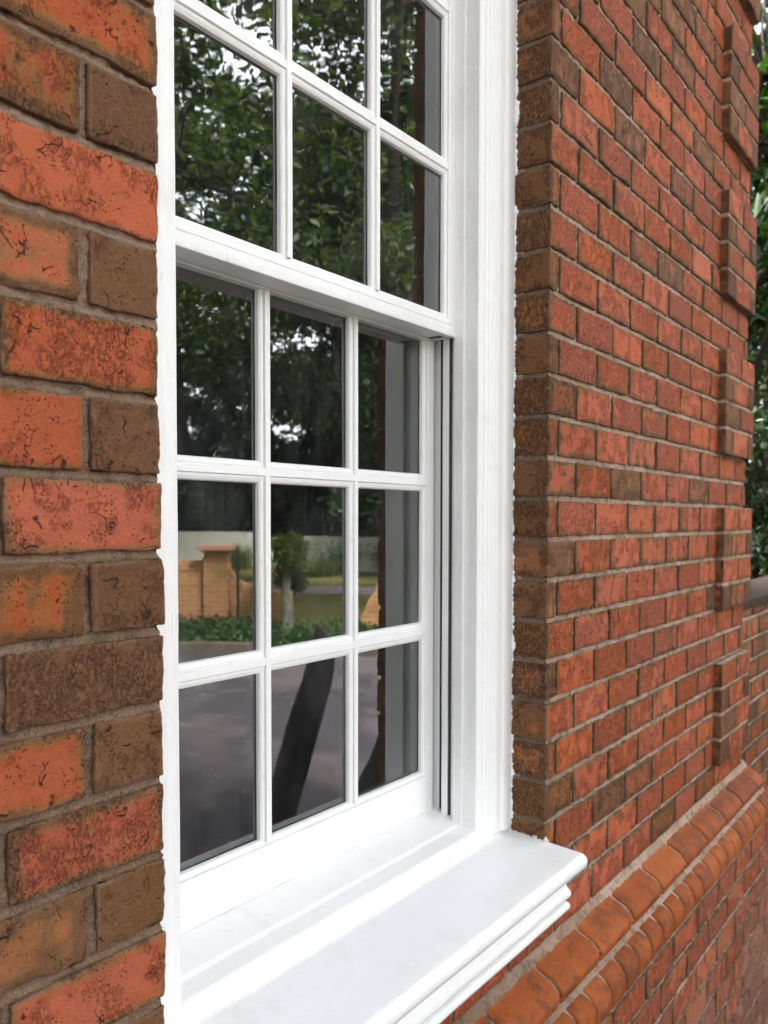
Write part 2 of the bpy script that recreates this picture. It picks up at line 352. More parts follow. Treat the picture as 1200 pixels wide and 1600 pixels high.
def add_brick(mb, pts, z0, z1, step, kind, stripe=0, crack=0, sidekind=None, amp=.0013, r=.0016, facefront=1):
    """kind 0 red .. 1 brown; pts polyline with outward on the right-hand side"""
    P, N, S = rounded_path(pts, r, step)
    H = z1-z0; nz = max(2, int(H/step)+1)
    zz = [0, 0, .3*r, r]+list(np.linspace(r, H-r, nz)[1:-1])+[H-r, H-.3*r, H, H]
    ins = [.012, .0*r+r, .38*r, 0]+[0]*(nz-2)+[0, .38*r, r, .012]
    zz = np.array(zz); ins = np.array(ins)
    n, m_ = len(P), len(zz)
    rn, r2 = rng.random(), rng.random()
    X = P[:, None, 0]-N[:, None, 0]*ins[None]; Y = P[:, None, 1]-N[:, None, 1]*ins[None]; Z = np.broadcast_to(z0+zz[None], X.shape)
    V = np.stack([X, Y, Z], -1).reshape(-1, 3)
    NN = np.repeat(N, m_, 0)
    sh = np.array([rn*31, r2*17, rn*13])
    d = fbm(V+sh, 28, 3, 2)*amp*1.4+fbm(V+sh, 130, 9, 3)*amp*1.1
    # chipped, uneven arrises
    zrel = (V[:, 2]-z0); edz = np.minimum(zrel, H-zrel)
    chip = np.maximum(0, noise(V+sh, 55, 21)-.2)*.0060*np.exp(-edz/.0045)
    d = d-chip-(rn-.5)*.0016
    V[:, 0] += NN[:, 0]*d; V[:, 1] += NN[:, 1]*d
    V[:, 2] += (noise(V+sh, 38, 5)*.0014+noise(V+sh, 120, 15)*.0009)*np.exp(-edz/.006)*(1 if step < .02 else .6)
    du = np.repeat(np.array([q[1] if q[1] < 9 else .05 for q in S]), m_)
    fi = np.repeat(np.array([q[0] for q in S]), m_)
    kk = np.where(fi == facefront, kind, kind if sidekind is None else sidekind)
    dvv = np.minimum(zrel, H-zrel)
    A = np.stack([du, dvv, kk, np.full(len(V), rn)], 1)
    B = np.stack([np.full(len(V), stripe)*(fi == facefront), np.full(len(V), crack), (fi != facefront)*1., np.full(len(V), r2)], 1)
    mb.add(V, gridfaces(n, m_), bk=A, bk2=B)
def sheet(mb, x0, x1, z0, z1, y, stp, joints=True, amp=.0011, y1=None, axis='x'):
    """mortar sheet facing -y (axis x) or -x / +x"""
    nx = max(2, int(abs(x1-x0)/stp)+1); nz = max(2, int((z1-z0)/stp)+1)
    g = np.linspace(x0, x1, nx); zz = np.linspace(z0, z1, nz)
    G, Z = np.meshgrid(g, zz, indexing='ij')
    V = np.stack([G, np.full(G.shape, y), Z], -1).reshape(-1, 3) if axis == 'x' else np.stack([np.full(G.shape, y), G, Z], -1).reshape(-1, 3)
    t = ((V[:, 2]+JT/2) % Cc)/JT                      # 0..1 across a bed joint
    prof = np.where((t >= 0) & (t <= 1), (np.clip(t, 0, 1)**1.3)*.0050-.0026, 0)
    d = fbm(V, 210, 31, 3)*amp*2.1+fbm(V, 40, 35, 3)*amp*1.9-prof
    if axis == 'x': V[:, 1] -= d
    elif axis == '-x': V[:, 0] -= d
    else: V[:, 0] += d
    F = gridfaces(nx, nz)
    if axis == '-x': F = F[:, ::-1]
    mb.add(V, F)

HOUSE = thing('brick_house', (0, 0, GZ), 'red brick house wall with a white sash window, quoins and moulded plinth course', 'house')
# --- main wall bricks
wall = MB(); back = MB()
K_LO, K_HI = -11, 25
OPEN_LO = -0.664; OPEN_HI = 1.12
LEFT = {5: (.25, 0), 4: (1, 0), 3: (-.55, 0), 2: (1, 0), 1: (.02, 0), 0: (1.25, 0), -1: (0, 0), -2: (1.05, 0), -3: (.85, .0), -4: (.95, 0), -5: (.12, 0), -6: (.95, 0), -7: (.05, 0), -8: (.8, 0), -9: (.3, 0)}
LEFT2 = {4: (.35, .55, .5), 2: (.4, .1, 0), 0: (-.1, .1, 0), -2: (.45, .5, 0), -4: (.1, .1, 0), -6: (.62, .1, 0), -8: (.5, .2, 0), 5: (.3, .4, .3)}
def rk():
    q = rng.random()
    if q < .76: return rng.uniform(-.2, .14), 0, rng.uniform(.4, 1.5)
    if q < .89: return rng.uniform(.05, .32), rng.uniform(.5, 1), rng.random()
    if q < .96: return rng.uniform(.5, .9), rng.uniform(0, .4), rng.random()*.8
    return rng.uniform(.3, .6), .3, 1.0
for j in range(K_LO, K_HI):
    z0 = j*Cc+JT/2; z1 = (j+1)*Cc-JT/2
    in_open = z1 > OPEN_LO-.01 and z0 < OPEN_HI
    if not in_open:
        # full course under / over the opening
        st = .012 if j < 0 else .02
        x = -1.04-(0 if j % 2 else .075)
        ph = .035 if j % 2 else .107
        xs = [W+ph+.16*k for k in range(-13, 9)]
        for a_, b_ in zip(xs[:-1], xs[1:]):
            x0, x1 = a_+JT/2, min(b_-JT/2, XE)
            if x1-x0 < .02: continue
            last = x1 >= XE-1e-6
            k_, s_, c_ = rk()
            add_brick(wall, [(x0, .012), (x0, 0), (x1, 0), (x1, .10 if last else .012)], z0, z1, st if x1 < 1.2 else .02, k_, s_, c_)
        continue
    # left of opening, corner at X=0
    near = -9 <= j <= 7
    xl = [-.148, 0] if j % 2 else [-.232, -.072, 0]
    for i_ in range(len(xl)-1):
        x0, x1 = xl[i_]+JT/2, xl[i_+1]-(JT/2 if i_ < len(xl)-2 else 0)
        cor = i_ == len(xl)-2
        x1 += rng.uniform(-.002, .003) if cor else 0
        if cor: k_, s_ = LEFT.get(j, (.4, 0)); c_ = rng.random()*.7; cc_ = .9 if j in (1, -3, -5) else c_*.6
        else: k_, s_, cc_ = LEFT2.get(j, (.3, .3, .4))
        add_brick(wall, [(x0, .012), (x0, 0), (x1, 0), (x1, .10 if cor else .012)], z0, z1, .0032 if near else .012, k_, s_, cc_, sidekind=.95, amp=.0013)
    x = xl[0]
    while x > -1.1:
        x0 = x-.16+JT/2; k_, s_, c_ = rk()
        add_brick(wall, [(x0, .012), (x0, 0), (x-JT/2, 0), (x-JT/2, .012)], z0, z1, .012, k_, s_, c_); x -= .16
    # right of opening
    ph = .035 if j % 2 else .107
    q_grp = (j-2) % 6 < 4
    xe = 1.755 if q_grp else XE
    edges = [W]+[W+ph+.16*k for k in range(0, 9)]
    for i_ in range(len(edges)-1):
        x0, x1 = edges[i_]+(JT/2 if i_ else rng.uniform(-.002, .0015)), edges[i_+1]-JT/2
        if x0 > xe-.01: break
        x1 = min(x1, xe)
        if x1-x0 < .012: continue
        k_, s_, c_ = rk()
        last = x1 >= XE-1e-6
        dpt = .10 if i_ == 0 else .012
        if i_ == 0 and not (j % 2 == 0 and rng.random() < .5): k_ = rng.uniform(.1, .6)
        add_brick(wall, [(x0, dpt), (x0, 0), (x1, 0), (x1, .10 if last else .012)], z0, z1, .0062 if x0 < 1.3 else .009, k_, s_, c_, sidekind=rng.choice([.55, .7, .85, .75, 1.05, .5]), amp=.0012)
wall.build('brickwork', M_brick, HOUSE)
mo = MB()
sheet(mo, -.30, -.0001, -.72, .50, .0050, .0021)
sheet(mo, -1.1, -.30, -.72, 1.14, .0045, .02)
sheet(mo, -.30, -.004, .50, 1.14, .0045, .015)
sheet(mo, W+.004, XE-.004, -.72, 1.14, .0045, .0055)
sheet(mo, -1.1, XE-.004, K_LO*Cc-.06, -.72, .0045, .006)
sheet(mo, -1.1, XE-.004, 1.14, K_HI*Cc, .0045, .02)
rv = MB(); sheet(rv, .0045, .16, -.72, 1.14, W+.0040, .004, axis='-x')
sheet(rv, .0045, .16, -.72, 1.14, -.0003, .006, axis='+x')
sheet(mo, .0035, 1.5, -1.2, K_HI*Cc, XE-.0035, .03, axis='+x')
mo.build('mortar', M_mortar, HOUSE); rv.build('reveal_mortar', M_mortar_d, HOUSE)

# --- quoins: raised blocks of four courses
for q in range(-2, 4):
    b0 = 2+6*q
    if b0 < -10: continue
    qb = MB()
    for j in range(b0, b0+4):
        z0 = j*Cc+JT/2; z1 = (j+1)*Cc-JT/2
        if j == b0: z0 -= JT/2
        pat = [.075, .150, .065] if j % 2 == b0 % 2 else [.145, .145]
        x = 1.755
        for i_, wd in enumerate(pat):
            x0 = x; x1 = min(x+wd-JT*.7, XE+.006)
            k_, s_, c_ = rk()
            if wd < .1: k_ = rng.uniform(.7, 1.1); s_ = 0
            add_brick(qb, [(x0, .012 if i_ == 0 else -.008), (x0, -.02), (x1, -.02), (x1, .10 if i_ == len(pat)-1 else -.008)], z0, z1, .009, k_, s_, c_, sidekind=rng.choice([.8, 1.1, .4]))
            x += wd
    ob = qb.build('quoin', M_brick, HOUSE)
    mq = MB()
    sheet(mq, 1.757, XE+.004, b0*Cc+.002, (b0+4)*Cc-JT*.4, -.0158, .008)
    sheet(mq, -.0158, .012, b0*Cc+.002, (b0+4)*Cc-JT*.4, 1.7585, .006, axis='-x')
    # bed filling above and shadowed underside
    mq.box(1.7585, XE+.003, -.0155, .005, b0*Cc+.003, (b0+4)*Cc-JT*.3)
    mq.build('quoin_mortar', M_mortar, ob)

# --- string course: moulded stretchers over a roll of rowlocks
def sweep_x(mb, prof, x0, x1, stp, amp=.0008, sc=60, endround=0, kind=0, seed=0, flip=False):
    """extrude (y,z) profile along X; profile ordered top->bottom with outside toward -y"""
    prof = np.array(prof, float); n = max(2, int((x1-x0)/stp)+1)
    xs = np.linspace(x0, x1, n)
    if endround: xs = np.concatenate([[x0, x0+endround*.35], np.linspace(x0+endround, x1-endround, n), [x1-endround*.35, x1]])
    T = np.gradient(prof, axis=0); Nn = np.stack([-np.abs(T[:, 1])*0+T[:, 1], -T[:, 0]], 1); Nn /= np.maximum(1e-9, np.linalg.norm(Nn, axis=1))[:, None]
    V = np.zeros((len(xs), len(prof), 3))
    V[:, :, 0] = xs[:, None]; V[:, :, 1] = prof[None, :, 0]; V[:, :, 2] = prof[None, :, 1]
    fl = V.reshape(-1, 3).copy()
    d = fbm(fl+seed*.37, sc, 41, 3)*amp-np.maximum(0, noise(fl+seed, 90, 44)-.45)*.004*(kind is not None)
    if endround:
        e = np.minimum(xs-x0, x1-xs); ro = np.where(e < endround, (endround-np.sqrt(np.maximum(0, endround**2-(endround-e)**2))), 0)
        d = d-np.repeat(ro, len(prof))
    NN = np.tile(Nn, (len(xs), 1))
    fl[:, 1] += NN[:, 0]*d; fl[:, 2] += NN[:, 1]*d
    F = gridfaces(len(xs), len(prof))[:, ::-1]
    at = {}
    if kind is not None:
        A = np.zeros((len(fl), 4)); A[:, 2] = kind; at['bk'] = A
    mb.add(fl, F, **at)
z1 = -11*Cc-JT/2
up = [(.012, z1), (.0, z1), (-.004, z1-.003), (-.008, z1-.008), (-.014, z1-.0125), (-.022, z1-.016), (-.031, z1-.0195), (-.040, z1-.0245), (-.048, z1-.031), (-.0535, z1-.038), (-.0555, z1-.0425), (-.0545, z1-.0455), (-.0515, z1-.046), (-.0508, z1-.052), (-.0505, z1-.0585), (-.04, z1-.0585)]
z2 = -12*Cc-JT/2
to = [(-.03, z2), (-.048, z2), (-.058, z2-.0006), (-.067, z2-.0035), (-.0755, z2-.0095), (-.0815, z2-.018), (-.0845, z2-.028), (-.0850, z2-.038), (-.0835, z2-.048), (-.081, z2-.055), (-.0785, z2-.0585), (-.06, z2-.0585)]
sc_ = MB(); k = 0
x = W+.27-.16*13
while x < XE+.05:
    sweep_x(sc_, up, x+JT/2, min(x+.16-JT/2, XE+.05), .011, .0009, 40, .0035, rng.random(), k); x += .16; k += 1
x = W+.09-.0655*30
while x < XE+.06:
    sweep_x(sc_, to, x+JT*.32, min(x+.0655-JT*.32, XE+.08), .009, .0009, 40, .0045, rng.random(), k); x += .0655; k += 1
SC = sc_.build('string_course', M_mould, HOUSE)
sm = MB()
def inset(p, d): return [(y+d, z) for y, z in p]
sweep_x(sm, [(.012, -11*Cc+JT*.5), (.003, -11*Cc+JT*.45), (.000, -11*Cc), (-.006, -11*Cc-JT*.9), (-.010, z1-.015), (-.036, z1-.0265), (-.049, z1-.040), (-.047, z1-.060), (-.052, z2+JT*.5), (-.056, z2-.001), (-.068, z2-.008), (-.079, z2-.024), (-.079, z2-.046), (-.0745, z2-.0585), (-.0755, -13*Cc-JT*.6), (-.07, -13*Cc-.02)], -1.1, XE+.045, .007, .0014, 120, 0, None)
sm.build('string_mortar', M_mortar, SC)
# --- plinth
pb = MB(); PY = -.078
for j in range(-24, -13):
    z0 = j*Cc+JT/2; z1_ = (j+1)*Cc-JT/2
    x = W-1.9+(.02 if j % 2 else .095)
    while x < XE+.075:
        x1 = min(x+.16-JT, XE+.078); k_, s_, c_ = rk()
        if x1-x > .02: add_brick(pb, [(x, PY+.012), (x, PY), (x1, PY), (x1, PY+(.15 if x1 >= XE+.077 else .012))], z0, z1_, .011, k_, s_, c_)
        x += .16
PL = pb.build('plinth', M_brick, HOUSE)
pm = MB(); sheet(pm, -1.1, XE+.074, GZ-.02, -13*Cc-.003, PY+.0042, .008)
sheet(pm, PY+.0042, 1.5, GZ-.02, -13*Cc-.003, XE+.0745, .03, axis='+x')
pm.build('plinth_mortar', M_mortar, PL)
# --- upper house mass (plain courses above, eaves), keeps the sky off the wall
um = MB()
um.box(-1.1, XE-.004, .03, .22, 1.16, K_HI*Cc); um.box(-1.1, -.0045, .05, .22, -.72, 1.16); um.box(W+.0045, XE-.004, .05, .22, -.72, 1.16); um.box(-1.1, XE-.004, .05, .22, GZ, -.72)
um.box(-6, -1.1, 0, .22, GZ, K_HI*Cc); um.box(-6, XE, 0, .22, K_HI*Cc, 4.4)
um.box(-6, -5.8, .22, 5, GZ, 4.4); um.box(XE-.24, XE-.006, .22, 5, GZ, 4.4); um.box(-6, XE, 5, 5.2, GZ, 4.4)
s = NT('plain_brick')
bt = s.n('ShaderNodeTexBrick'); bt.offset = .5
g = s.n('ShaderNodeNewGeometry'); sx = s.n('ShaderNodeSeparateXYZ'); s.t.links.new(g.outputs['Position'], sx.inputs[0])
cx = s.n('ShaderNodeCombineXYZ'); s.put(cx, 0, s.math('ADD', sx.outputs[0], sx.outputs[1])); s.put(cx, 1, sx.outputs[2])
s.t.links.new(cx.outputs[0], bt.inputs['Vector'])
for k_, v_ in (('Scale', 1), ('Mortar Size', .005), ('Brick Width', .16), ('Row Height', Cc), ('Bias', 0)): bt.inputs[k_].default_value = v_
bt.inputs['Color1'].default_value = (.46, .11, .055, 1); bt.inputs['Color2'].default_value = (.22, .085, .045, 1); bt.inputs['Mortar'].default_value = (.33, .25, .19, 1)
cb = s.mix(s.math('MULTIPLY', s.noise(60, 4, .7), .4), bt.outputs['Color'], (.30, .09, .045))
M_plainbrick = s.pr(cb, .88, s.bump(s.math('SUBTRACT', s.noise(200, 3), bt.outputs['Fac']), .6, .004), .3)
um.build('wall_core', M_plainbrick, HOUSE, smooth=False)
rf = MB(); rf.box(-6.3, XE+.35, -.45, 5.5, 4.405, 4.55); rf.build('eaves', plain('eaves_paint', (.6, .6, .58)), HOUSE, smooth=False)

# ------------------------------------------------------------------ window joinery
CX = W/2
YU, YL = .1245, .165
YGU, YGL = YU+.0105, YL+.0105
def extrude(mb, prof, t0, t1, frame, stp=.02, amp=.00022, seed=0, caps=False):
    """prof (a,b) swept along t; frame(a,b,t)->xyz"""
    prof = np.array(prof, float); ts = np.linspace(t0, t1, max(2, int(abs(t1-t0)/stp)+1))
    A = np.broadcast_to(prof[None, :, 0], (len(ts), len(prof))); B = np.broadcast_to(prof[None, :, 1], A.shape); T = np.broadcast_to(ts[:, None], A.shape)
    V = np.stack(frame(A, B, T), -1).reshape(-1, 3)
    V = V+np.stack([fbm(V, 22, 50+i+seed, 2) for i in range(3)], 1)*amp
    mb.add(V, gridfaces(len(ts), len(prof)))
    return V
def fillet(p, r, n=3):
    """round interior corners of a polyline"""
    p = [np.array(q, float) for q in p]; out = [p[0]]
    for i in range(1, len(p)-1):
        a, b, c = p[i-1], p[i], p[i+1]; la, lc = np.linalg.norm(a-b), np.linalg.norm(c-b); rr = min(r, la*.45, lc*.45)
        if rr <= 1e-6: out.append(b); continue
        s0 = b+(a-b)/la*rr; s1 = b+(c-b)/lc*rr
        for k in range(n+1):
            t = k/n; out.append((1-t)**2*s0+2*t*(1-t)*b+t*t*s1)
    out.append(p[-1]); return out
def solid(name, parts, mat, parent, smooth=True):
    mb = MB()
    for pt in parts: extrude(mb, *pt)
    o = mb.build(name, mat, parent, smooth)
    o.data.update()
    return o
OV = [(1.0, 0), (.985, .26), (.90, .52), (.72, .70), (.52, .765), (.44, .74), (.40, .66), (.36, .70), (.335, .95), (.30, 1.0)]   # half muntin, fraction of width / height
def muntin_prof(hw, h, top=0):
    left = [(-a*hw, b*h) for a, b in OV]; right = [(a*hw, b*h) for a, b in reversed(OV)]
    p = left+right
    return [(a, b+(top if abs(a) <= .31*hw else 0)) for a, b in p]
def edge_prof(hw, h, flat, back):
    """from glass edge inwards to a flat rail face of given width; a = distance from glass edge"""
    p = [((1-a)*hw, b*h) for a, b in OV[:7]]
    p += [(hw*.62, h*.70), (hw*.64, h*.97), (hw*.70, h)]
    p += [(flat-.0015, h), (flat, h-.0012), (flat, -back)]
    return p
def make_sash(name, label, y, rows, top_rail, bot_rail, stile, ztop, zbot, matv, math_, glassm, back):
    """rows: list of (z0,z1) glass extents bottom->top; columns common"""
    h = .0105; yg = y+h
    xl, xr = CX-.2685, CX+.2685                      # glass edges at the stiles
    so_ = bpy.data.objects.new(name, None); col.objects.link(so_); so_.parent = HOUSE; so_.location = -HOUSE.location; so_.empty_display_size = .1
    # stiles
    pr_ = edge_prof(.0115, h, stile, back)
    S = MB(); extrude(S, [(a, b) for a, b in reversed(pr_)], zbot, ztop, lambda a, b, t: (xr+a, yg-b, t), seed=1); S.build('stile', matv, so_)
    S = MB(); extrude(S, pr_, zbot, ztop, lambda a, b, t: (xl-a, yg-b, t), seed=2); S.build('stile', matv, so_)
    Rb = MB()
    z0 = rows[0][0]; z9 = rows[-1][1]
    x0s, x1s = xl-.012, xr+.012
    pb_ = edge_prof(.0135, h, bot_rail, back)
    if name == 'upper_sash':                         # meeting rail: a second bead and a rounded lower edge
        pb_ = [((1-a)*.0135, b*h) for a, b in OV[:7]]+[(.0084, h*.70), (.0088, h*.93), (.0105, h*.98), (.0165, h*1.0), (.0173, h*.90), (.0185, h*.90), (.0195, h*1.03), (.0255, h*1.05), (.0325, h*1.03), (bot_rail-.0006, h*.98), (bot_rail, h*.9), (bot_rail, -back)]
    extrude(Rb, pb_, x0s if name != 'upper_sash' else xl-stile+.0, x1s if name != 'upper_sash' else xr+stile, lambda a, b, t: (t, yg-b-(.0006), z0-a), seed=3)
    Rb.build('rail', math_, so_); Rb = MB()
    pt_ = edge_prof(.0135, h, top_rail, back)
    extrude(Rb, list(reversed(pt_)), x0s, x1s, lambda a, b, t: (t, yg-b-.0006, z9+a), seed=4)
    Rb.build('rail', math_, so_)
    cols = [CX-.091, CX+.091]
    for cxm in cols:
        V = MB(); extrude(V, muntin_prof(.0118, h, .0004), z0-.004, z9+.004, lambda a, b, t: (cxm+a, yg-b, t), .012, seed=int(cxm*100)); V.build('muntin', matv, so_)
    for i in range(len(rows)-1):
        zc = (rows[i][1]+rows[i+1][0])/2; hh = (rows[i+1][0]-rows[i][1])/2
        V = MB(); extrude(V, list(reversed(muntin_prof(hh, h))), x0s+.006, x1s-.006, lambda a, b, t: (t, yg-b, zc+a), .012, seed=7+i); V.build('muntin', math_, so_)
    G = MB()
    xs = [xl-.004]+[c for c in cols]+[xr+.004]; zs = [z0-.004]+[(rows[i][1]+rows[i+1][0])/2 for i in range(len(rows)-1)]+[z9+.004]
    for i in range(3):
        for k in range(len(rows)):
            a_ = rng.uniform(-.00034, .00034); b_ = rng.uniform(-.00034, .00034)          # each pane sits very slightly differently in its putty
            G.add([(xs[i], yg+.0008+a_+b_, zs[k]), (xs[i+1], yg+.0008-a_+b_, zs[k]), (xs[i+1], yg+.0008-a_-b_, zs[k+1]), (xs[i], yg+.0008+a_-b_, zs[k+1])], [(0, 1, 2, 3)])
    G.build('glass', glassm, so_, smooth=False)
    # hairline joints where rails meet stiles
    zb_, zt_ = (zbot+.0015, z0-.0015) 
    for xx in (xl-.0120, xr+.0117):
        J = MB(); J.box(xx, xx+.00035, yg-h-.00075, yg-h+.001, zb_, zt_-.012); J.build('joint_line', M_joint, so_, smooth=False)
    # putty / rebate wall behind the glass so the muntins have thickness
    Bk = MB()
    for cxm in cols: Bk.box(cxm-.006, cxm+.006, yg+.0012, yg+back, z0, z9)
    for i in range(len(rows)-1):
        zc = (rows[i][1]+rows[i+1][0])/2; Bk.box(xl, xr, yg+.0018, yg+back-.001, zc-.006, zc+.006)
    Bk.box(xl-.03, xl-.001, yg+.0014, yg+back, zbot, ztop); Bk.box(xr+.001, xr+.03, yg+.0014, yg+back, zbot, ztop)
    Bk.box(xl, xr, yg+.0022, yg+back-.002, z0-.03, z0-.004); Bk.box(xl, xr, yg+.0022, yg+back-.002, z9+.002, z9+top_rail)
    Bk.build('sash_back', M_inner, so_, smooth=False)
    return so_
PH = .2475
r0 = .2962
urows = [(r0, .5140), (.5430, .7615), (.7905, 1.009)]
lrows = [(-.4560, -.2370), (-.2060, .0105), (.0397, .2585)]
US = make_sash('upper_sash', None, YU, urows, .045, .0350, .0290, 1.054, .2612, M_paint_v, M_paint_h, M_glass_u, .026)
LS = make_sash('lower_sash', None, YL, lrows, .0285, .0700, .0290, .287, -.5262, M_paint_v, M_paint_h, M_glass_l, .026)
# underside of the meeting rail, with its draught groove
ur = MB()
ur.box(CX-.2975, CX+.2975, YU+.030, YU+.0365, .2622, .292); ur.box(CX-.2975, CX+.2975, YU+.0005, YU+.0285, .2618, .286)
o = ur.build('rail_underside', M_paint_old, US, smooth=False); bevel(o, .0008)
ls = MB(); ls.box(CX-.2975, CX+.2975, YL-.0020, YL+.034, .2586, .2868); o = ls.build('meeting_rail', M_paint_old, LS, smooth=False); bevel(o, .0008)

# frame: jambs with parting bead, blind stop and moulded casing
XJ = W-.0845
def both(fn):
    fn(lambda x: x, False); fn(lambda x: W-x, True)
fr_ = MB(); gr_ = MB()
def jamb(f, mirror):
    def ex(p, seed):
        p = p if not mirror else list(reversed(p))
        extrude(fr_, p, -.548, 1.10, lambda a, b, t: (f(a), b, t), .03, seed=seed)
    # profile in (x,y) for the right side, running from the room to the brick
    X1, X2 = W-.086, W-.0915
    a_ = [(XJ+.004, .2265), (XJ+.004, .160), (XJ+.0035, .1581)]
    g1 = [(XJ+.0035, .1580), (XJ+.020, .1578), (XJ+.020, .1499), (XJ-.0025, .1497)]
    b_ = [(XJ-.0025, .1497), (XJ-.0040, .1489), (XJ-.0040, .1384), (XJ-.0025, .1376)]
    g2 = [(XJ-.0025, .1376), (XJ+.006, .1372), (XJ+.006, .1343), (XJ+.002, .1340)]
    c_ = [(XJ+.002, .1340), (XJ+.001, .1270), (X2+.004, .1262), (X2, .1255), (X2, .1085), (X2+.0008, .1072), (X1-.001, .1068), (X1, .1078), (X1, .086)]
    for q_ in (a_, b_, c_): ex(q_, 11)
    for q_ in (g1, g2): extrude(gr_, q_ if not mirror else list(reversed(q_)), -.548, 1.10, lambda a, b, t: (f(a), b, t), .05, seed=11)
both(jamb)
def casing(f, mirror):
    X1 = W-.086
    p = [(X1, .0862), (X1+.0002, .0838), (X1+.0016, .0826), (X1+.0085, .0822), (X1+.0125, .0816), (X1+.0135, .0796), (X1+.0150, .0782), (X1+.0175, .0778), (X1+.0195, .0768), (X1+.0205, .0752), (X1+.0225, .0740),
         (X1+.028, .0733), (X1+.035, .0732), (X1+.0365, .0722), (X1+.0375, .0700), (X1+.0395, .0688), (X1+.047, .0684), (X1+.0555, .0684), (X1+.0575, .0674), (X1+.0590, .0652), (X1+.0615, .0640), (X1+.070, .0636), (X1+.080, .0636), (X1+.0845, .0640), (X1+.0872, .0655)]
    p = p if not mirror else list(reversed(p))
    mb = casing_mb
    extrude(mb, p, -.560, 1.12, lambda a, b, t: (f(a), b, t), .012, .00035, seed=13)
casing_mb = MB(); both(casing)
FRM = fr_.build('window_frame', M_paint_v, HOUSE)
casing_mb.build('casing', M_paint_v, FRM)
gr_.build('sash_channel', plain('channel_shade', (.055, .055, .053), .6, var=((.12, .11, .10), 60, .6)), FRM)  # groove faces coloured dark to paint in the shade of the gaps
hd = MB(); hd.box(.001, W-.001, .070, .22, 1.058, 1.119); hd.box(.0865, W-.0865, .085, .22, 1.04, 1.0575); hd.build('frame_head', M_paint_h, FRM, smooth=False)
# ragged paint line where the brush ran on to the brick
rp = MB()
zz = np.arange(-.566, 1.12, .0012)
P0 = np.stack([zz*0, zz*0, zz], 1)
wd = .0020+.0022*np.clip(noise(P0, 60, 3), -.3, 1)+.0014*np.clip(noise(P0, 420, 4), -.4, 1)+.0018*np.clip(noise(P0, 230, 14), -.4, 1)+.006*np.clip(noise(P0, 14, 6)-.6, 0, 1)
wd = np.clip(wd, .0004, .02)
for X_, sg, rev in ((W-.0016, -1, 0),):
    V = np.stack([np.stack([np.full_like(zz, X_)+sg*.0004, np.full_like(zz, .0665), zz], 1), np.stack([np.full_like(zz, X_-sg*.0006)+sg*noise(P0, 300, 8)*.0005, .0655-wd, zz], 1), np.stack([np.full_like(zz, X_-sg*.0045), .0652-wd*1.15, zz], 1)], 1).reshape(-1, 3)
    rp.add(V, gridfaces(len(zz), 3) if rev else gridfaces(len(zz), 3)[:, ::-1])
rp.build('paint_edge', M_paint_v, FRM)
# sill
sp_ = fillet([(.20, -.5240), (YL-.001, -.5262), (.1130, -.5392), (.1095, -.5432), (.0860, -.5462), (.0830, -.5475), (.0655, -.5660), (.0610, -.5675), (-.052, -.5742), (-.066, -.5752), (-.0735, -.582), (-.0735, -.592), (-.068, -.6005), (-.058, -.6045), (-.046, -.6060), (.02, -.606), (.02, -.664)], .0035, 4)
sl = MB(); extrude(sl, [(a, b) for a, b in sp_], -.0, W+.0005, lambda a, b, t: (t, a, b), .006, .00045)
# rounded right end of the nose
def endcap(mb, prof, x, ext, n=4, side=1):
    prof = np.array(prof); c_ = prof.mean(0); rings = []
    for k in range(n+1):
        t = k/n*math.pi/2; sc2 = ext*(1-math.cos(t)); rings.append(np.stack([np.full(len(prof), x+side*ext*math.sin(t)), prof[:, 0]+(c_[0]-prof[:, 0])*0, prof[:, 1]], 1)+np.stack([prof[:, 0]*0, np.sign(c_[0]-prof[:, 0])*np.minimum(sc2, abs(c_[0]-prof[:, 0])), np.sign(c_[1]-prof[:, 1])*np.minimum(sc2, abs(c_[1]-prof[:, 1]))], 1))
    V = np.concatenate(rings); F = gridfaces(n+1, len(prof)); mb.add(V, F if side > 0 else F[:, ::-1])
    ce = len(V); 
    last = rings[-1]; V2 = np.concatenate([last, [[last[0, 0], c_[0], c_[1]]]]); F2 = [(i, len(last), len(last), i+1) for i in range(len(last)-1)]
    mb.add(V2, np.array([(i, len(last), i+1, i+1) for i in range(len(last)-1)])[:, [0, 1, 2, 2]] if False else np.array([(i, len(last), i+1, i) for i in range(len(last)-1)]))
nose = [q for q in sp_ if q[0] < .0045]
nose = [np.array((.004, -.5710))]+nose+[np.array((.004, -.606))]
def cap_fan(mb, prof, x, flip=False):
    prof = np.array(prof); c_ = prof.mean(0); V = np.concatenate([np.stack([np.full(len(prof), x), prof[:, 0], prof[:, 1]], 1), [[x, c_[0], c_[1]]]])
    n = len(prof); F = []
    for i in range(n):
        a, b = i, (i+1) % n
        F.append((a, b, n) if not flip else (b, a, n))
    return V, F
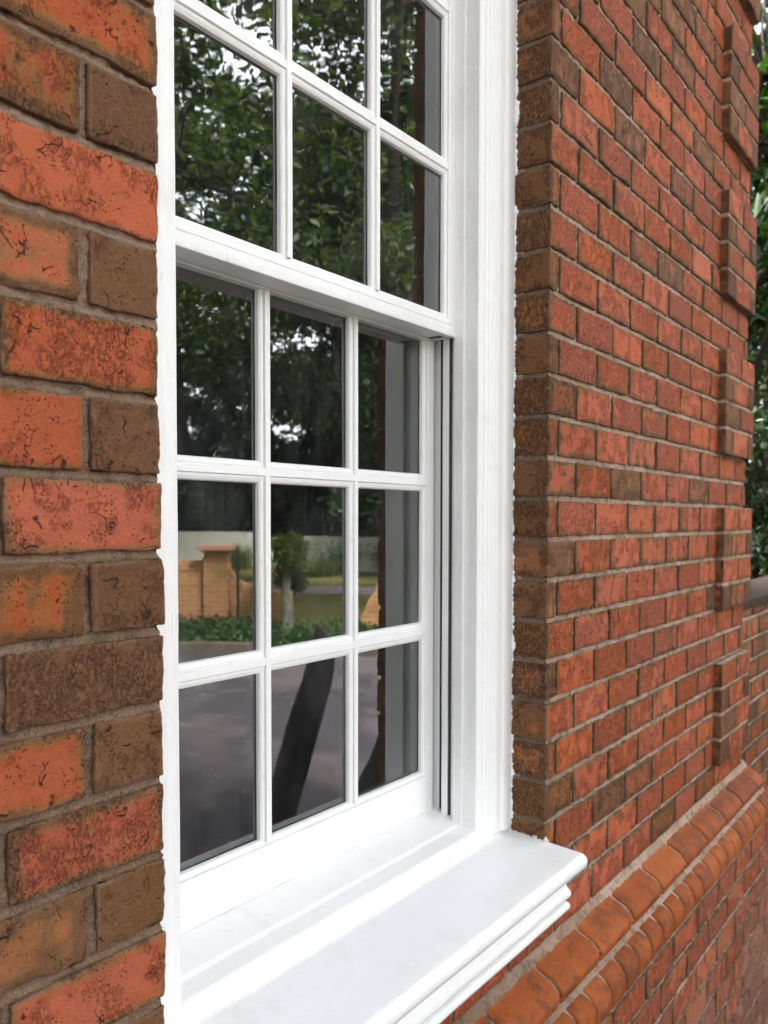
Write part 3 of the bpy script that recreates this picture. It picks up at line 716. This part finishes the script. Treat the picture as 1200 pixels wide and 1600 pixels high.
def capped(name, prof, x0, x1, mat, parent, er=.002, amp=.0004):
    """closed prism along X with softly rounded ends"""
    prof = [np.array(q, float) for q in prof]; pr0 = np.array(prof); c_ = pr0.mean(0)
    # inward offset by normals for the rounded end
    T = np.roll(pr0, -1, 0)-np.roll(pr0, 1, 0); Nn = np.stack([T[:, 1], -T[:, 0]], 1); Nn /= np.maximum(1e-9, np.linalg.norm(Nn, axis=1))[:, None]
    if ((pr0-c_)*Nn).sum() < 0: Nn = -Nn
    xs = [x0, x0+er*.3, x0+er]+list(np.linspace(x0+er, x1-er, max(3, int((x1-x0)/.008)))[1:-1])+[x1-er, x1-er*.3, x1]
    V = []; 
    for i, x in enumerate(xs):
        e = min(x-x0, x1-x); ins = er-math.sqrt(max(0, er*er-(er-min(e, er))**2))
        q = pr0-Nn*ins; V.append(np.stack([np.full(len(q), x), q[:, 0], q[:, 1]], 1))
    n = len(pr0); V = np.concatenate(V); V += np.stack([fbm(V, 18, 60+i, 2) for i in range(3)], 1)*amp
    F = []
    for i in range(len(xs)-1):
        for j in range(n):
            a, b = i*n+j, i*n+(j+1) % n; F.append((a, a+n, b+n, b))
    F.append(tuple(range(n))); F.append(tuple(reversed(range((len(xs)-1)*n, len(xs)*n))))
    o = mk(name, V, F, mat, parent, smooth=True)
    return o
SILL = sl.build('window_sill', M_paint_sill, HOUSE)
nosep = fillet([(.006, -.5716), (-.0485, -.5752), (-.0625, -.5764), (-.0715, -.5825), (-.0718, -.5915), (-.0665, -.5990), (-.058, -.6030), (-.046, -.6050), (.006, -.605)], .003, 4)
capped('nose_end', nosep, W-.012, W+.0045, M_paint_sill, SILL, .0035)
cove = [(.006, -.606), (-.0455, -.6065), (-.0460, -.6205), (-.0435, -.6225), (-.0400, -.6250), (-.0378, -.6290), (-.0375, -.6335), (-.0392, -.6375), (-.0430, -.6405), (-.0455, -.6435), (-.0462, -.6475), (-.0448, -.6515), (-.0415, -.6545), (-.0360, -.6585), (-.0345, -.6605), (.006, -.6610)]
capped('sill_moulding', cove, .0, W+.002, M_paint_sill, SILL, .0015)
bead = [(.006, -.6612), (-.0355, -.6615), (-.0405, -.6625), (-.0435, -.6650), (-.0445, -.6690), (-.0430, -.6730), (-.0395, -.6765), (-.0350, -.6785), (.006, -.6800)]
capped('sill_bead', bead, .0, W+.003, M_paint_sill, SILL, .0015)
# dried filler along the foot of the brick reveal
fl = MB(); xs = np.linspace(-.006, .064, 60)
P0 = np.stack([xs, xs*0, xs*0], 1); hgt = .0022+.0035*np.clip(noise(P0, 160, 3), -.3, 1)+.002*noise(P0, 700, 5)+.006*(np.exp(-((xs-.0)/.004)**2))
zb = np.interp(xs, [-.06, .061, .07], [-.5745, -.5685, -.5645])
V = np.stack([np.stack([np.full(60, W+.002), xs, zb+hgt+.001], 1), np.stack([np.full(60, W-.0018)+noise(P0, 300, 9)*.0006, xs, zb+hgt*.7], 1), np.stack([np.full(60, W-.0045)+noise(P0, 200, 2)*.0012, xs, zb-.0006], 1)], 1).reshape(-1, 3)
fl.add(V, gridfaces(60, 3)); fl.add(V.copy(), gridfaces(60, 3)[:, ::-1])
fl.build('filler_strip', plain('filler', (.74, .70, .62), .7, (300, .6, .002), var=((.45, .38, .30), 120, .7)), SILL)
# room behind
rm = MB(); rm.box(-1.4, 1.72, .2255, 3.6, -1.3, 1.55)
rm.F[0] = rm.F[0][:, ::-1]
# leave the window opening in the near wall
F = rm.F[0]; rm.F[0] = np.array([f for f in F if not (np.allclose(rm.V[0][f][:, 1], .2255))])
hole = [(-1.4, -1.3, 1.72, -.55), (-1.4, 1.05, 1.72, 1.55), (-1.4, -.55, .085, 1.05), (W-.085, -.55, 1.72, 1.05)]
for a_, b_, c_, d_ in hole: rm.add([(a_, .2255, b_), (c_, .2255, b_), (c_, .2255, d_), (a_, .2255, d_)], [(0, 1, 2, 3)])
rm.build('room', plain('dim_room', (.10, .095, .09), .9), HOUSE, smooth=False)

# ------------------------------------------------------------------ surroundings
def flat(name, pts, z, mat, kind='structure', th=.0):
    V = [(x, y, z) for x, y in pts]; o = mk(name, V, [tuple(range(len(pts)))], mat, smooth=False); o['kind'] = kind; return o
M_asph = plain('asphalt', (.062, .058, .060), .85, (180, .7, .01), var=((.11, .10, .10), .9, .9))
s = NT('asphalt'); n = s.noise(.8, 4, .6); n2 = s.noise(90, 3, .8)
c = s.mix(s.step(n, .44, .56), (.155, .130, .140), (.078, .070, .082)); c = s.mix(s.math('MULTIPLY', s.step(n2, .5, .7), .5), c, (.21, .19, .185))
c = s.mix(s.math('MULTIPLY', s.step(s.noise(5, 4, .6), .60, .66), .6), c, (.34, .26, .19))
M_asph = s.pr(c, .9, s.bump(n2, .6, .01), .3)
s = NT('dry_lawn'); n = s.noise(2.2, 4, .6); n2 = s.noise(40, 3, .8)
c = s.mix(n, (.38, .32, .11), (.26, .28, .08)); c = s.mix(s.math('MULTIPLY', n2, .5), c, (.08, .10, .025))
M_lawn = s.pr(c, .95, s.bump(n2, .8, .05), .1)
M_earth = plain('dark_soil', (.022, .018, .014), .95, (20, .8, .03), var=((.05, .04, .028), 5, .7))
flat('ground', [(-120, -120), (120, -120), (120, 120), (-120, 120)], GZ-.012, M_lawn)
flat('driveway', [(-20, -7.6+.0), (-20, PY-.45), (XE+.3, PY-.45), (12.4, -1.5), (14.5, 2.2), (10.0, -3.7), (6.05, -6.6), (4.2, -9.2), (-4, -20.0)], GZ-.004, M_asph)
flat('planting_bed', [(-20, PY-.45), (-20, .02), (XE+.1, .02), (XE+.1, 8), (12, 8), (12.0, -1.0), (XE+.3, PY-.45)], GZ, M_earth)
# boundary line direction: from (6.6,-9.0) to (9.9,-4.3)
A0 = np.array([5.60, -10.35]); A1 = np.array([9.55, -4.85]); tb = (A1-A0)/np.linalg.norm(A1-A0); nb = np.array([-tb[1], tb[0]])   # nb points to the house side
def bl(tt, off): p = A0+tb*tt+nb*off; return (float(p[0]), float(p[1]))
# kerb
def strip_box(mb, t0, t1, o0, o1, z0, z1):
    P = [bl(t0, o0), bl(t1, o0), bl(t1, o1), bl(t0, o1)]
    V = [(x, y, z0) for x, y in P]+[(x, y, z1) for x, y in P]
    mb.add(V, [(3, 2, 1, 0), (4, 5, 6, 7), (0, 1, 5, 4), (1, 2, 6, 5), (2, 3, 7, 6), (3, 0, 4, 7)])
M_kerb = plain('kerb_stone', (.20, .165, .13), .9, (60, .6, .01), var=((.09, .075, .06), 6, .8))
kb = MB(); strip_box(kb, -4, 9, 2.0, 2.16, GZ-.05, GZ+.10); o = kb.build('kerb', M_kerb, smooth=False); o['kind'] = 'structure'
LT = (A1-A0); LEN = float(np.linalg.norm(LT))
M_bbrick = M_plainbrick
s = NT('boundary_brick')
bt = s.n('ShaderNodeTexBrick'); bt.offset = .5
g = s.n('ShaderNodeNewGeometry'); sx = s.n('ShaderNodeSeparateXYZ'); s.t.links.new(g.outputs['Position'], sx.inputs[0])
cx = s.n('ShaderNodeCombineXYZ'); s.put(cx, 0, s.math('ADD', s.math('MULTIPLY', sx.outputs[0], .585), s.math('MULTIPLY', sx.outputs[1], .811))); s.put(cx, 1, sx.outputs[2])
s.t.links.new(cx.outputs[0], bt.inputs['Vector'])
for k_, v_ in (('Scale', 1), ('Mortar Size', .006), ('Brick Width', .2), ('Row Height', .07)): bt.inputs[k_].default_value = v_
bt.inputs['Color1'].default_value = (.68, .32, .155, 1); bt.inputs['Color2'].default_value = (.52, .22, .105, 1); bt.inputs['Mortar'].default_value = (.72, .56, .32, 1)
cb = s.mix(s.math('MULTIPLY', s.step(s.noise(2.2, 4, .6), .4, .7), .5), bt.outputs['Color'], (.24, .17, .06))
M_bbrick = s.pr(cb, .9, None, .2)
def tilt_wall(mb, prof, off0, off1):
    """prof: list of (t, ztop) ; extruded wall with curved top"""
    n = len(prof)
    V = []
    for t, z in prof:
        for off in (off0, off1):
            x, y = bl(t, off); V += [(x, y, GZ), (x, y, z)]
    F = []
    for i in range(n-1):
        a = i*4; b = a+4
        F += [(a, b, b+1, a+1), (a+2, a+3, b+3, b+2), (a+1, b+1, b+3, a+3)]
    F += [(0, 1, 3, 2), ((n-1)*4, (n-1)*4+2, (n-1)*4+3, (n-1)*4+1)]
    mb.add(V, F)
# t positions: pier centre near (7.32,-7.95)
tp = float(np.dot(np.array([7.32, -7.95])-A0, tb))
BW = thing('boundary_wall', (*bl(tp, 0), GZ), 'low orange brick wall with a swept top and capped pier, mirrored in the lower window', 'wall')
bw = MB(); L_ = [(-5, -.655), (tp-.16, -.655)]; tilt_wall(bw, L_, -.08, .08)
Rr = [(tp+.16, -.66)]+[(tp+.16+.42*(1-math.cos(a)), -.66-.36*math.sin(a)) for a in np.linspace(0, math.pi/2, 10)][1:]+[(tp+.9, -1.03), (tp+1.05, -1.03)]
tilt_wall(bw, Rr, -.08, .08)
bw.build('wall_panel', M_bbrick, BW, smooth=False)
pi = MB(); strip_box(pi, tp-.16, tp+.16, -.16, .16, GZ, -.53); pi.build('pier', M_bbrick, BW, smooth=False)
pc = MB(); strip_box(pc, tp-.20, tp+.20, -.20, .20, -.53, -.50); strip_box(pc, tp-.25, tp+.25, -.25, .25, -.50, -.44)
pc.build('cap', plain('cap_stone', (.62, .32, .22), .8), BW, smooth=False)
BW2 = thing('boundary_wall', (*bl(tp+3.2, 0), GZ), 'brown brick wall beside the lawn, mirrored in the right-hand pane', 'wall')
bw = MB(); tilt_wall(bw, [(tp+2.1, -1.35), (tp+2.3, -.95), (tp+2.4, -.70), (tp+2.5, -.665), (tp+8, -.665)], -.08, .08); bw.build('wall_panel', M_bbrick, BW2, smooth=False)
bw = MB(); strip_box(bw, tp+2.48, tp+8, -.10, .10, -.665, -.63); bw.build('coping', plain('coping_stone', (.26, .13, .09), .8), BW2, smooth=False)
pg = MB()
def tube(mb, pts, rad, n=8, caps=True, wob=0, seed=0):
    pts = [np.array(p, float) for p in pts]; rings = []
    u = None
    for i, p in enumerate(pts):
        t = pts[min(i+1, len(pts)-1)]-pts[max(i-1, 0)]; t /= np.linalg.norm(t)+1e-9
        if u is None: u = np.cross(t, [0.3, .9, .2]); 
        u = u-t*np.dot(u, t); u /= np.linalg.norm(u)+1e-9; v = np.cross(t, u)
        a = np.arange(n)/n*2*math.pi
        rr = rad[i]*(1+wob*np.sin(a*3+i*1.3+seed)*.5+wob*np.sin(a*5+i*2.1)*.3)
        rings.append(p+np.cos(a)[:, None]*u*rr[:, None]+np.sin(a)[:, None]*v*rr[:, None])
    V = np.concatenate(rings); F = []
    for i in range(len(pts)-1):
        for j in range(n):
            a, b = i*n+j, i*n+(j+1) % n; F.append((a, b, b+n, a+n))
    mb.add(V, F)
PG = MB(); x, y = bl(tp+.34, .28); tube(PG, [(x, y, GZ), (x, y, -.46)], [.020, .020]); tube(PG, [(x, y, -.46), (x, y, -.43)], [.03, .012])
o = PG.build('post', plain('dark_green_metal', (.03, .045, .03), .4)); tag(o, 'thin dark green metal post in front of the swept brick wall reflection', 'post')

# road and far lawn, grey wall, hedge
def quad_dir(o0, o1, t0, t1): return [bl(t0, o0), bl(t1, o0), bl(t1, o1), bl(t0, o1)]
flat('road', quad_dir(-6.2, -8.2, -40, 60), GZ-.006, plain('pale_road', (.40, .32, .36), .9, var=((.32, .26, .27), .8, .6)))
GW = thing('grey_wall', (*bl(5, -14), GZ), 'long pale grey rendered wall beyond the road, mirrored in the lower panes', 'wall')
gw = MB(); strip_box(gw, -40, tp+3.2, -14.0, -14.25, GZ, -.51); strip_box(gw, tp+5.2, 60, -14.0, -14.25, GZ, -.51); gw.build('rendered_wall', plain('grey_render', (.78, .76, .71), .9, var=((.64, .62, .57), 1.5, .6)), GW, smooth=False)
gs = MB()
for k in range(9): strip_box(gs, tp+3.2, tp+5.2, -14.03, -14.10, GZ+.05+k*.12, GZ+.13+k*.12)
gs.build('slatted_gate', plain('slate_slats', (.045, .06, .055), .6), GW, smooth=False)

# ------------------------------------------------------------------ foliage
def leaf_mat(name, c1, c2, c3, tr=.35, rough=.45):
    s = NT(name)
    oi = s.n('ShaderNodeAttribute', attribute_name='lf'); sp = s.n('ShaderNodeSeparateColor'); s.t.links.new(oi.outputs['Color'], sp.inputs[0])
    c = s.ramp(sp.outputs[0], [(0, c1), (.55, c2), (1, c3)])
    p = s.n('ShaderNodeBsdfPrincipled'); s.put(p, 'Base Color', c); s.put(p, 'Roughness', rough); s.put(p, 'Specular IOR Level', .4)
    t = s.n('ShaderNodeBsdfTranslucent'); s.t.links.new(s.mix(1.0, c, (1.15, 1.25, .5), 'MULTIPLY'), t.inputs[0])
    mx = s.n('ShaderNodeMixShader'); mx.inputs[0].default_value = tr; s.t.links.new(p.outputs[0], mx.inputs[1]); s.t.links.new(t.outputs[0], mx.inputs[2]); s.t.links.new(mx.outputs[0], s.out.inputs[0])
    return s.m
M_leaf = leaf_mat('tree_leaf', (.026, .046, .014), (.050, .085, .020), (.13, .18, .04), .42)
M_leaf_y = leaf_mat('bright_leaf', (.06, .10, .02), (.11, .17, .03), (.24, .28, .05), .40)
M_leaf_d = leaf_mat('evergreen_leaf', (.012, .028, .010), (.025, .05, .018), (.05, .085, .03), .15, .35)
M_leaf_g = leaf_mat('magnolia_leaf', (.008, .022, .006), (.016, .045, .010), (.05, .11, .02), .3, .3)
M_ivy = leaf_mat('ground_cover_leaf', (.03, .07, .025), (.05, .11, .035), (.09, .17, .05), .3)
M_bark = plain('bark', (.020, .016, .013), .95, (30, 1, .03), var=((.05, .042, .035), 14, .6))
M_bark_p = plain('lichen_bark', (.16, .15, .11), .95, (30, 1, .03), var=((.30, .30, .24), 9, .8))
def leaves(C, size, seed, droop=.3, wr=.42, var=.35):
    """C (n,3) centres -> folded six-sided leaves"""
    g_ = np.random.default_rng(seed); n = len(C)
    d = g_.normal(size=(n, 3)); d[:, 2] -= droop; d /= np.linalg.norm(d, axis=1)[:, None]
    s_ = g_.normal(size=(n, 3)); s_[:, 2] *= .5; s_ -= d*(s_*d).sum(1)[:, None]; s_ /= np.linalg.norm(s_, axis=1)[:, None]
    nn = np.cross(d, s_); L = size*(1+var*g_.uniform(-1, 1, n)); Wd = L*wr
    def pt(a, b, c): return C+d*(L*a)[:, None]+s_*(Wd*b)[:, None]+nn*(L*c)[:, None]
    o1 = np.ones(n)
    P = [pt(0*o1, 0*o1, 0*o1), pt(.33*o1, .5*o1, .05*o1), pt(.72*o1, .36*o1, .02*o1), pt(o1, 0*o1, -.08*o1), pt(.72*o1, -.36*o1, .02*o1), pt(.33*o1, -.5*o1, .05*o1)]
    V = np.stack(P, 1).reshape(-1, 3)
    b = (np.arange(n)*6)[:, None]
    F = np.concatenate([b+np.array([[0, 1, 2, 3]]), b+np.array([[0, 3, 4, 5]])])
    lf = np.repeat(g_.uniform(0, 1, n), 6)
    A = np.stack([lf, lf, lf, lf*0+1], 1)
    return V, F, A
def clumps(centres, radii, per, seed, flat_=.75, hollow=.45):
    g_ = np.random.default_rng(seed); out = []
    for c_, r in zip(centres, radii):
        d = g_.normal(size=(per, 3)); d /= np.linalg.norm(d, axis=1)[:, None]
        rr = r*(hollow+(1-hollow)*g_.uniform(0, 1, per)**.7)
        p = d*rr[:, None]; p[:, 2] *= flat_; out.append(np.array(c_)+p)
    return np.concatenate(out)
def tree(name, base, H, r0, label, cat, seed, mat, bark, leaf=.07, per=120, n1=9, spread=.5, crown_lo=.35, lean=(0, 0), group='trees mirrored in the window glass', clr=.55, bend=.12, sub=4):
    g_ = np.random.default_rng(seed); T = thing(name, tuple(base), label, cat, group)
    base = np.array(base, float)
    tr = MB(); pts = []; rad = []
    for k in range(9):
        f = k/8; pts.append(base+np.array([lean[0]*f+bend*math.sin(f*4+seed)*f, lean[1]*f+bend*math.cos(f*3+seed)*f, H*.92*f])); rad.append(r0*(1-.82*f)*(1.35 if k == 0 else 1))
    tube(tr, pts, rad, 10, wob=.12, seed=seed)
    C = []; Rr_ = []
    for i in range(n1):
        f = crown_lo+(.98-crown_lo)*(i+.5)/n1; idx = f*8; k = min(7, int(idx)); p0 = pts[k]+(pts[k+1]-pts[k])*(idx-k)
        az = i*2.4+g_.uniform(-.4, .4); Lb = H*spread*(1.05-.62*f)*g_.uniform(.75, 1.15); up_ = g_.uniform(.15, .6)
        d = np.array([math.cos(az), math.sin(az), up_]); q = [p0]; 
        for s2 in range(1, 6):
            d2 = d+g_.normal(size=3)*.16+np.array([0, 0, -.05*s2]); q.append(q[-1]+d2/np.linalg.norm(d2)*Lb/5)
        rb = r0*(1-.8*f)*.55; tube(tr, q, [rb*(1-.16*j) for j in range(6)], 6)
        for s2 in range(1, 6):
            for s3 in range(sub):
                dd = g_.normal(size=3); dd[2] = abs(dd[2])*.3-.1; dd /= np.linalg.norm(dd); e = q[s2]+dd*Lb*g_.uniform(.12, .32)
                mid = (q[s2]+e)/2+g_.normal(size=3)*.03
                tube(tr, [q[s2], mid, e], [rb*.35*(1-.12*s2), rb*.22, rb*.08], 4)
                C.append(e); Rr_.append(clr*g_.uniform(.5, 1.1))
    tr.build('trunk', bark, T)
    P = clumps(C, Rr_, per, seed+5)
    V, F, A = leaves(P, leaf, seed+9); mk('crown', V, F, mat, T, {'lf': A}, smooth=True)
    return T
GR = 'trees mirrored in the window glass'
def bt_(tt, off): x, y = bl(tt, off); return (x, y, GZ)
tree('broadleaf_tree', (20.0, -23.6, GZ), 25, .50, 'thick-trunked tree behind the grey wall, mirrored in the top left pane of the lower sash', 'tree', 8, M_leaf, M_bark, leaf=.30, per=27, n1=17, spread=.24, crown_lo=.34, clr=1.15, lean=(-.9, -1.4))
tree('broadleaf_tree', (21.1, -22.5, GZ), 20, .30, 'slender second trunk right of the thick trunk reflection in the lower sash', 'tree', 15, M_leaf, M_bark, leaf=.30, per=40, n1=14, spread=.30, crown_lo=.30, clr=1.1)
tree('broadleaf_tree', (8.9, -6.0, GZ), 12.5, .15, 'dense leafy tree mirrored in the middle panes of the upper sash', 'tree', 21, M_leaf, M_bark, leaf=.11, per=66, n1=13, spread=.30, crown_lo=.30, clr=.55, lean=(.1, .3), bend=.3)
tree('broadleaf_tree', (12.0, -8.2, GZ), 13.5, .20, 'dark heavy-crowned tree mirrored beside the jamb in the right-hand panes', 'tree', 30, M_leaf_d, M_bark, leaf=.15, per=110, n1=15, spread=.34, crown_lo=.16, clr=.85)
tree('young_tree', (7.45, -6.72, GZ), 1.45, .105, 'short pale lichen-covered trunk with a leafy head, mirrored in the middle pane', 'tree', 41, M_leaf_y, M_bark_p, leaf=.06, per=34, n1=6, spread=.24, crown_lo=.72, clr=.17, bend=.03)
tree('broadleaf_tree', (2.7, -5.1, GZ), 9.5, .17, 'nearest tree with larger leaves hanging across the top of the upper left pane', 'tree', 77, M_leaf, M_bark, leaf=.10, per=30, n1=12, spread=.36, crown_lo=.46, clr=.50)
tree('broadleaf_tree', (21.8, -24.4, GZ), 9.5, .18, 'short dense tree between the two trunks mirrored in the top left lower pane', 'tree', 83, M_leaf_d, M_bark, leaf=.2, per=90, n1=12, spread=.30, crown_lo=.15, clr=.85)
tree('broadleaf_tree', (12.5, -16.0, GZ), 15, .20, 'tree with bright gaps in its crown, mirrored in the left panes of the upper sash', 'tree', 52, M_leaf, M_bark, leaf=.22, per=26, n1=12, spread=.28, crown_lo=.42, clr=.95)
tree('broadleaf_tree', (20.5, -16.8, GZ), 15, .3, 'wide evergreen tree beyond the road, mirrored behind the middle and right-hand panes', 'tree', 61, M_leaf_d, M_bark, leaf=.28, per=95, n1=18, spread=.36, crown_lo=.10, clr=1.25)
tree('broadleaf_tree', (21.9, -14.9, GZ), 15, .3, 'broad evergreen tree at the far right of the mirrored garden', 'tree', 67, M_leaf_d, M_bark, leaf=.28, per=95, n1=18, spread=.36, crown_lo=.10, clr=1.25)
# dark hedge behind the grey wall
def mass(name, P, size, mat, seed, **kw):
    V, F, A = leaves(P, size, seed, **kw); return mk(name, V, F, mat, None, {'lf': A})
g_ = np.random.default_rng(5)
n = 60000; t = g_.uniform(-10, 34, n); o_ = -g_.uniform(14.8, 17.8, n); z = GZ+g_.uniform(0, 1, n)**.75*(4.0+1.1*np.sin(t*.7)+.8*np.sin(t*1.9+1))
P = np.array([A0+tb*a+nb*b for a, b in zip(t, o_)]); P = np.column_stack([P, z])
h_ = mass('hedge', P, .26, M_leaf_d, 6); tag(h_, 'dark evergreen hedge massed behind the grey wall', None, kind='stuff')
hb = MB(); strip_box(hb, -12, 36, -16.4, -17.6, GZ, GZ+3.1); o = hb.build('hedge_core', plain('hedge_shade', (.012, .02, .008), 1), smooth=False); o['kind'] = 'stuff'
# ground cover along the kerb
n = 20000; t = g_.uniform(-4, 9, n); o_ = g_.uniform(.12, 1.98, n); z = GZ+.02+g_.uniform(0, .17, n)
P = np.column_stack([np.array([A0+tb*a+nb*b for a, b in zip(t, o_)]), z]); gc = mass('ground_cover', P, .075, M_ivy, 8); tag(gc, 'low green ivy filling the bed between kerb and brick wall', None, kind='stuff')
# shrubs by the grey wall and flowering clump
def shrub(name, base, r, hgt, label, mat, leaf, n, seed, cat='shrub', group=None):
    T = thing(name, tuple(base), label, cat, group); g2 = np.random.default_rng(seed)
    st = MB(); C = []
    for k in range(9):
        a = g2.uniform(0, 6.28); rr = r*g2.uniform(.2, .8); e = np.array(base)+np.array([math.cos(a)*rr, math.sin(a)*rr, hgt*g2.uniform(.45, .95)])
        tube(st, [base, (np.array(base)+e)/2+g2.normal(size=3)*.03, e], [.02, .014, .005], 5); C += [e, (np.array(base)*.4+e*.6)]
    st.build('stem', M_bark, T)
    P = clumps(C, [r*.5]*len(C), n//len(C), seed, .8, .2); V, F, A = leaves(P, leaf, seed+1); mk('foliage', V, F, mat, T, {'lf': A})
    return T
G2 = 'shrubs along the grey wall'
for i, (dt, oo, rr, hh, mt, lb) in enumerate([(-1.28, -4.5, .45, .72, M_leaf_y, 'lime green shrub mirrored just left of the brick pier, top of the low wall'), (.41, -4.5, .42, .80, M_leaf_y, 'yellow-green flowering shrub mirrored at the left of the middle pane'),
                                              (.84, -12.5, .95, .95, M_ivy, 'rounded grey-green bush before the grey wall, mirrored in the middle pane'), (2.28, -12.8, .95, .90, M_ivy, 'wide grey-green bush before the grey wall, mirrored in the right-hand pane'),
                                              (.11, -11.5, .7, .34, M_leaf_y, 'low bright green border plant left of the rounded grey-green bush'), (-2.4, -12.8, .9, .5, M_leaf_y, 'low leafy plant before the grey wall at the left of the first pane')]):
    x, y = bl(tp+dt, oo); shrub('shrub', (x, y, GZ), rr, hh, lb, mt, .07, 2600, 70+i, 'shrub', G2)

# curved black blades for an unidentified dark shape that shows in the bottom panes
M_black = plain('blade_black', (.028, .028, .031), .5, (40, .3, .004))
def blade(name, ctr, hw, label, th=.03):
    """ctr: list of xyz, hw: half width; thickness across the facing direction"""
    ctr = [np.array(c_, float) for c_ in ctr]; mb = MB(); side = np.array([.62, .78, 0]); nrm = np.array([.78, -.62, 0])
    V = []; F = []
    for c_, h2 in zip(ctr, hw):
        for a, b in ((-1, -.35), (-.8, -1), (.8, -1), (1, -.35), (1, .35), (.8, 1), (-.8, 1), (-1, .35)): V.append(c_+side*h2*a+nrm*th/2*b)
    n = len(ctr)
    for i in range(n-1):
        for j in range(8):
            a, b = i*8+j, i*8+(j+1) % 8; F.append((a, b, b+8, a+8))
    mb.add(V, F); o = mb.build(name, M_black); tag(o, label, 'garden sculpture', 'black blades standing on the drive'); return o
blade('curved_blade', [(2.51, -1.722, -0.544), (2.516, -1.711, -0.59), (2.52, -1.702, -0.653), (2.516, -1.703, -0.73), (2.503, -1.716, -0.824), (2.483, -1.736, -0.933), (2.457, -1.763, -1.058), (2.433, -1.787, -1.182), (2.406, -1.814, -1.322), (2.38, -1.841, -1.463), (2.352, -1.866, -1.65)],
      [.0062, .0312, .053, .0686, .0748, .081, .0841, .0841, .0841, .081, .0779], 'tall curved black blade with a pointed tip, mirrored in the middle bottom pane')
blade('curved_blade', [(2.74, -1.399, -0.895), (2.739, -1.398, -0.948), (2.733, -1.401, -1.026), (2.721, -1.411, -1.119), (2.705, -1.427, -1.213), (2.686, -1.447, -1.306), (2.66, -1.474, -1.431), (2.63, -1.50, -1.62)],
      [.0062, .028, .0467, .0686, .0841, .1028, .1247, .135], 'shorter black fin widening to its foot, mirrored in the right-hand bottom pane')

# ------------------------------------------------------------------ right edge of the view: garden wall, trees
GWL = thing('garden_wall', (XE+.7, .08, GZ), 'lower brown brick garden wall running on from the house corner', 'wall')
gb = MB()
for j in range(-24, -4):
    z0 = j*Cc+JT/2; z1_ = min((j+1)*Cc-JT/2, -4*Cc-.036); x = XE+.012-(.08 if j % 2 else 0)
    while x < XE+1.5:
        k_, s_, c_ = rk(); x0 = max(x, XE+.012)
        add_brick(gb, [(x0, .042), (x0, .03), (x+.16-JT, .03), (x+.16-JT, .042)], z0, z1_, .012, k_+.45, s_, c_); x += .16
gb.build('brickwork', M_brick, GWL)
gm = MB(); sheet(gm, XE+.012, XE+1.5, GZ-.02, -4*Cc-.04, .0345, .01); gm.box(XE+.014, XE+1.49, .037, .20, GZ, -4*Cc-.038); gm.build('mortar', M_mortar, GWL)
gc_ = MB(); gc_.box(XE+.0145, XE+1.52, .018, .23, -4*Cc-.034, -4*Cc-.006); o = gc_.build('coping', plain('grey_coping', (.045, .036, .031), .9, (80, .6, .004), .04, ((.07, .05, .04), 25, .7)), GWL, smooth=False); bevel(o, .005)

def leafy(name, base, H, label, cat, seed, mat, leaf, cl, per, trunk_r, nb_, box, wr=.42, droop=.3):
    g2 = np.random.default_rng(seed); T = thing(name, tuple(base), label, cat); tr = MB(); base = np.array(base, float)
    pts = [base+np.array([.06*math.sin(k*1.1), .05*math.cos(k), H*k/7]) for k in range(8)]; tube(tr, pts, [trunk_r*(1-.11*k) for k in range(8)], 9, wob=.1)
    C = []
    for i in range(nb_):
        p0 = pts[min(7, 1+int(i*6.5/nb_))]; e = base+np.array([g2.uniform(*box[0]), g2.uniform(*box[1]), g2.uniform(*box[2])])
        mid = (p0+e)/2+g2.normal(size=3)*.12; tube(tr, [p0, mid, e], [trunk_r*.3, trunk_r*.2, .006], 5)
        for k in range(3):
            e2 = e+g2.normal(size=3)*.16; tube(tr, [mid, (mid+e2)/2+g2.normal(size=3)*.03, e2], [.012, .008, .004], 4); C.append(e2)
        C.append(e)
    tr.build('trunk', M_bark, T)
    P = clumps(C, [cl]*len(C), per, seed, .8, .15); V, F, A = leaves(P, leaf, seed+2, droop=droop, wr=wr); mk('crown', V, F, mat, T, {'lf': A})
    return T
leafy('magnolia_tree', (6.0, 1.3, GZ), 6.2, 'glossy-leaved tree with thin dark branches beyond the house corner', 'tree', 91, M_leaf_g, .17, .22, 26, .11, 46, ((-1.6, 2.0), (-1.1, 1.2), (2.6, 6.0)))
leafy('holly_bush', (4.3, .62, GZ), 2.0, 'dark small-leaved evergreen bush behind the garden wall at the house corner', 'shrub', 97, M_leaf_d, .055, .20, 150, .05, 26, ((-.7, 1.2), (-.45, .7), (.9, 2.1)))
leafy('evergreen_tree', (8.6, 2.0, GZ), 6.5, 'dark background tree filling the gap behind the glossy-leaved tree', 'tree', 99, M_leaf_d, .15, .55, 110, .14, 42, ((-1.8, 2.2), (-1.8, 1.6), (1.4, 6.6)))
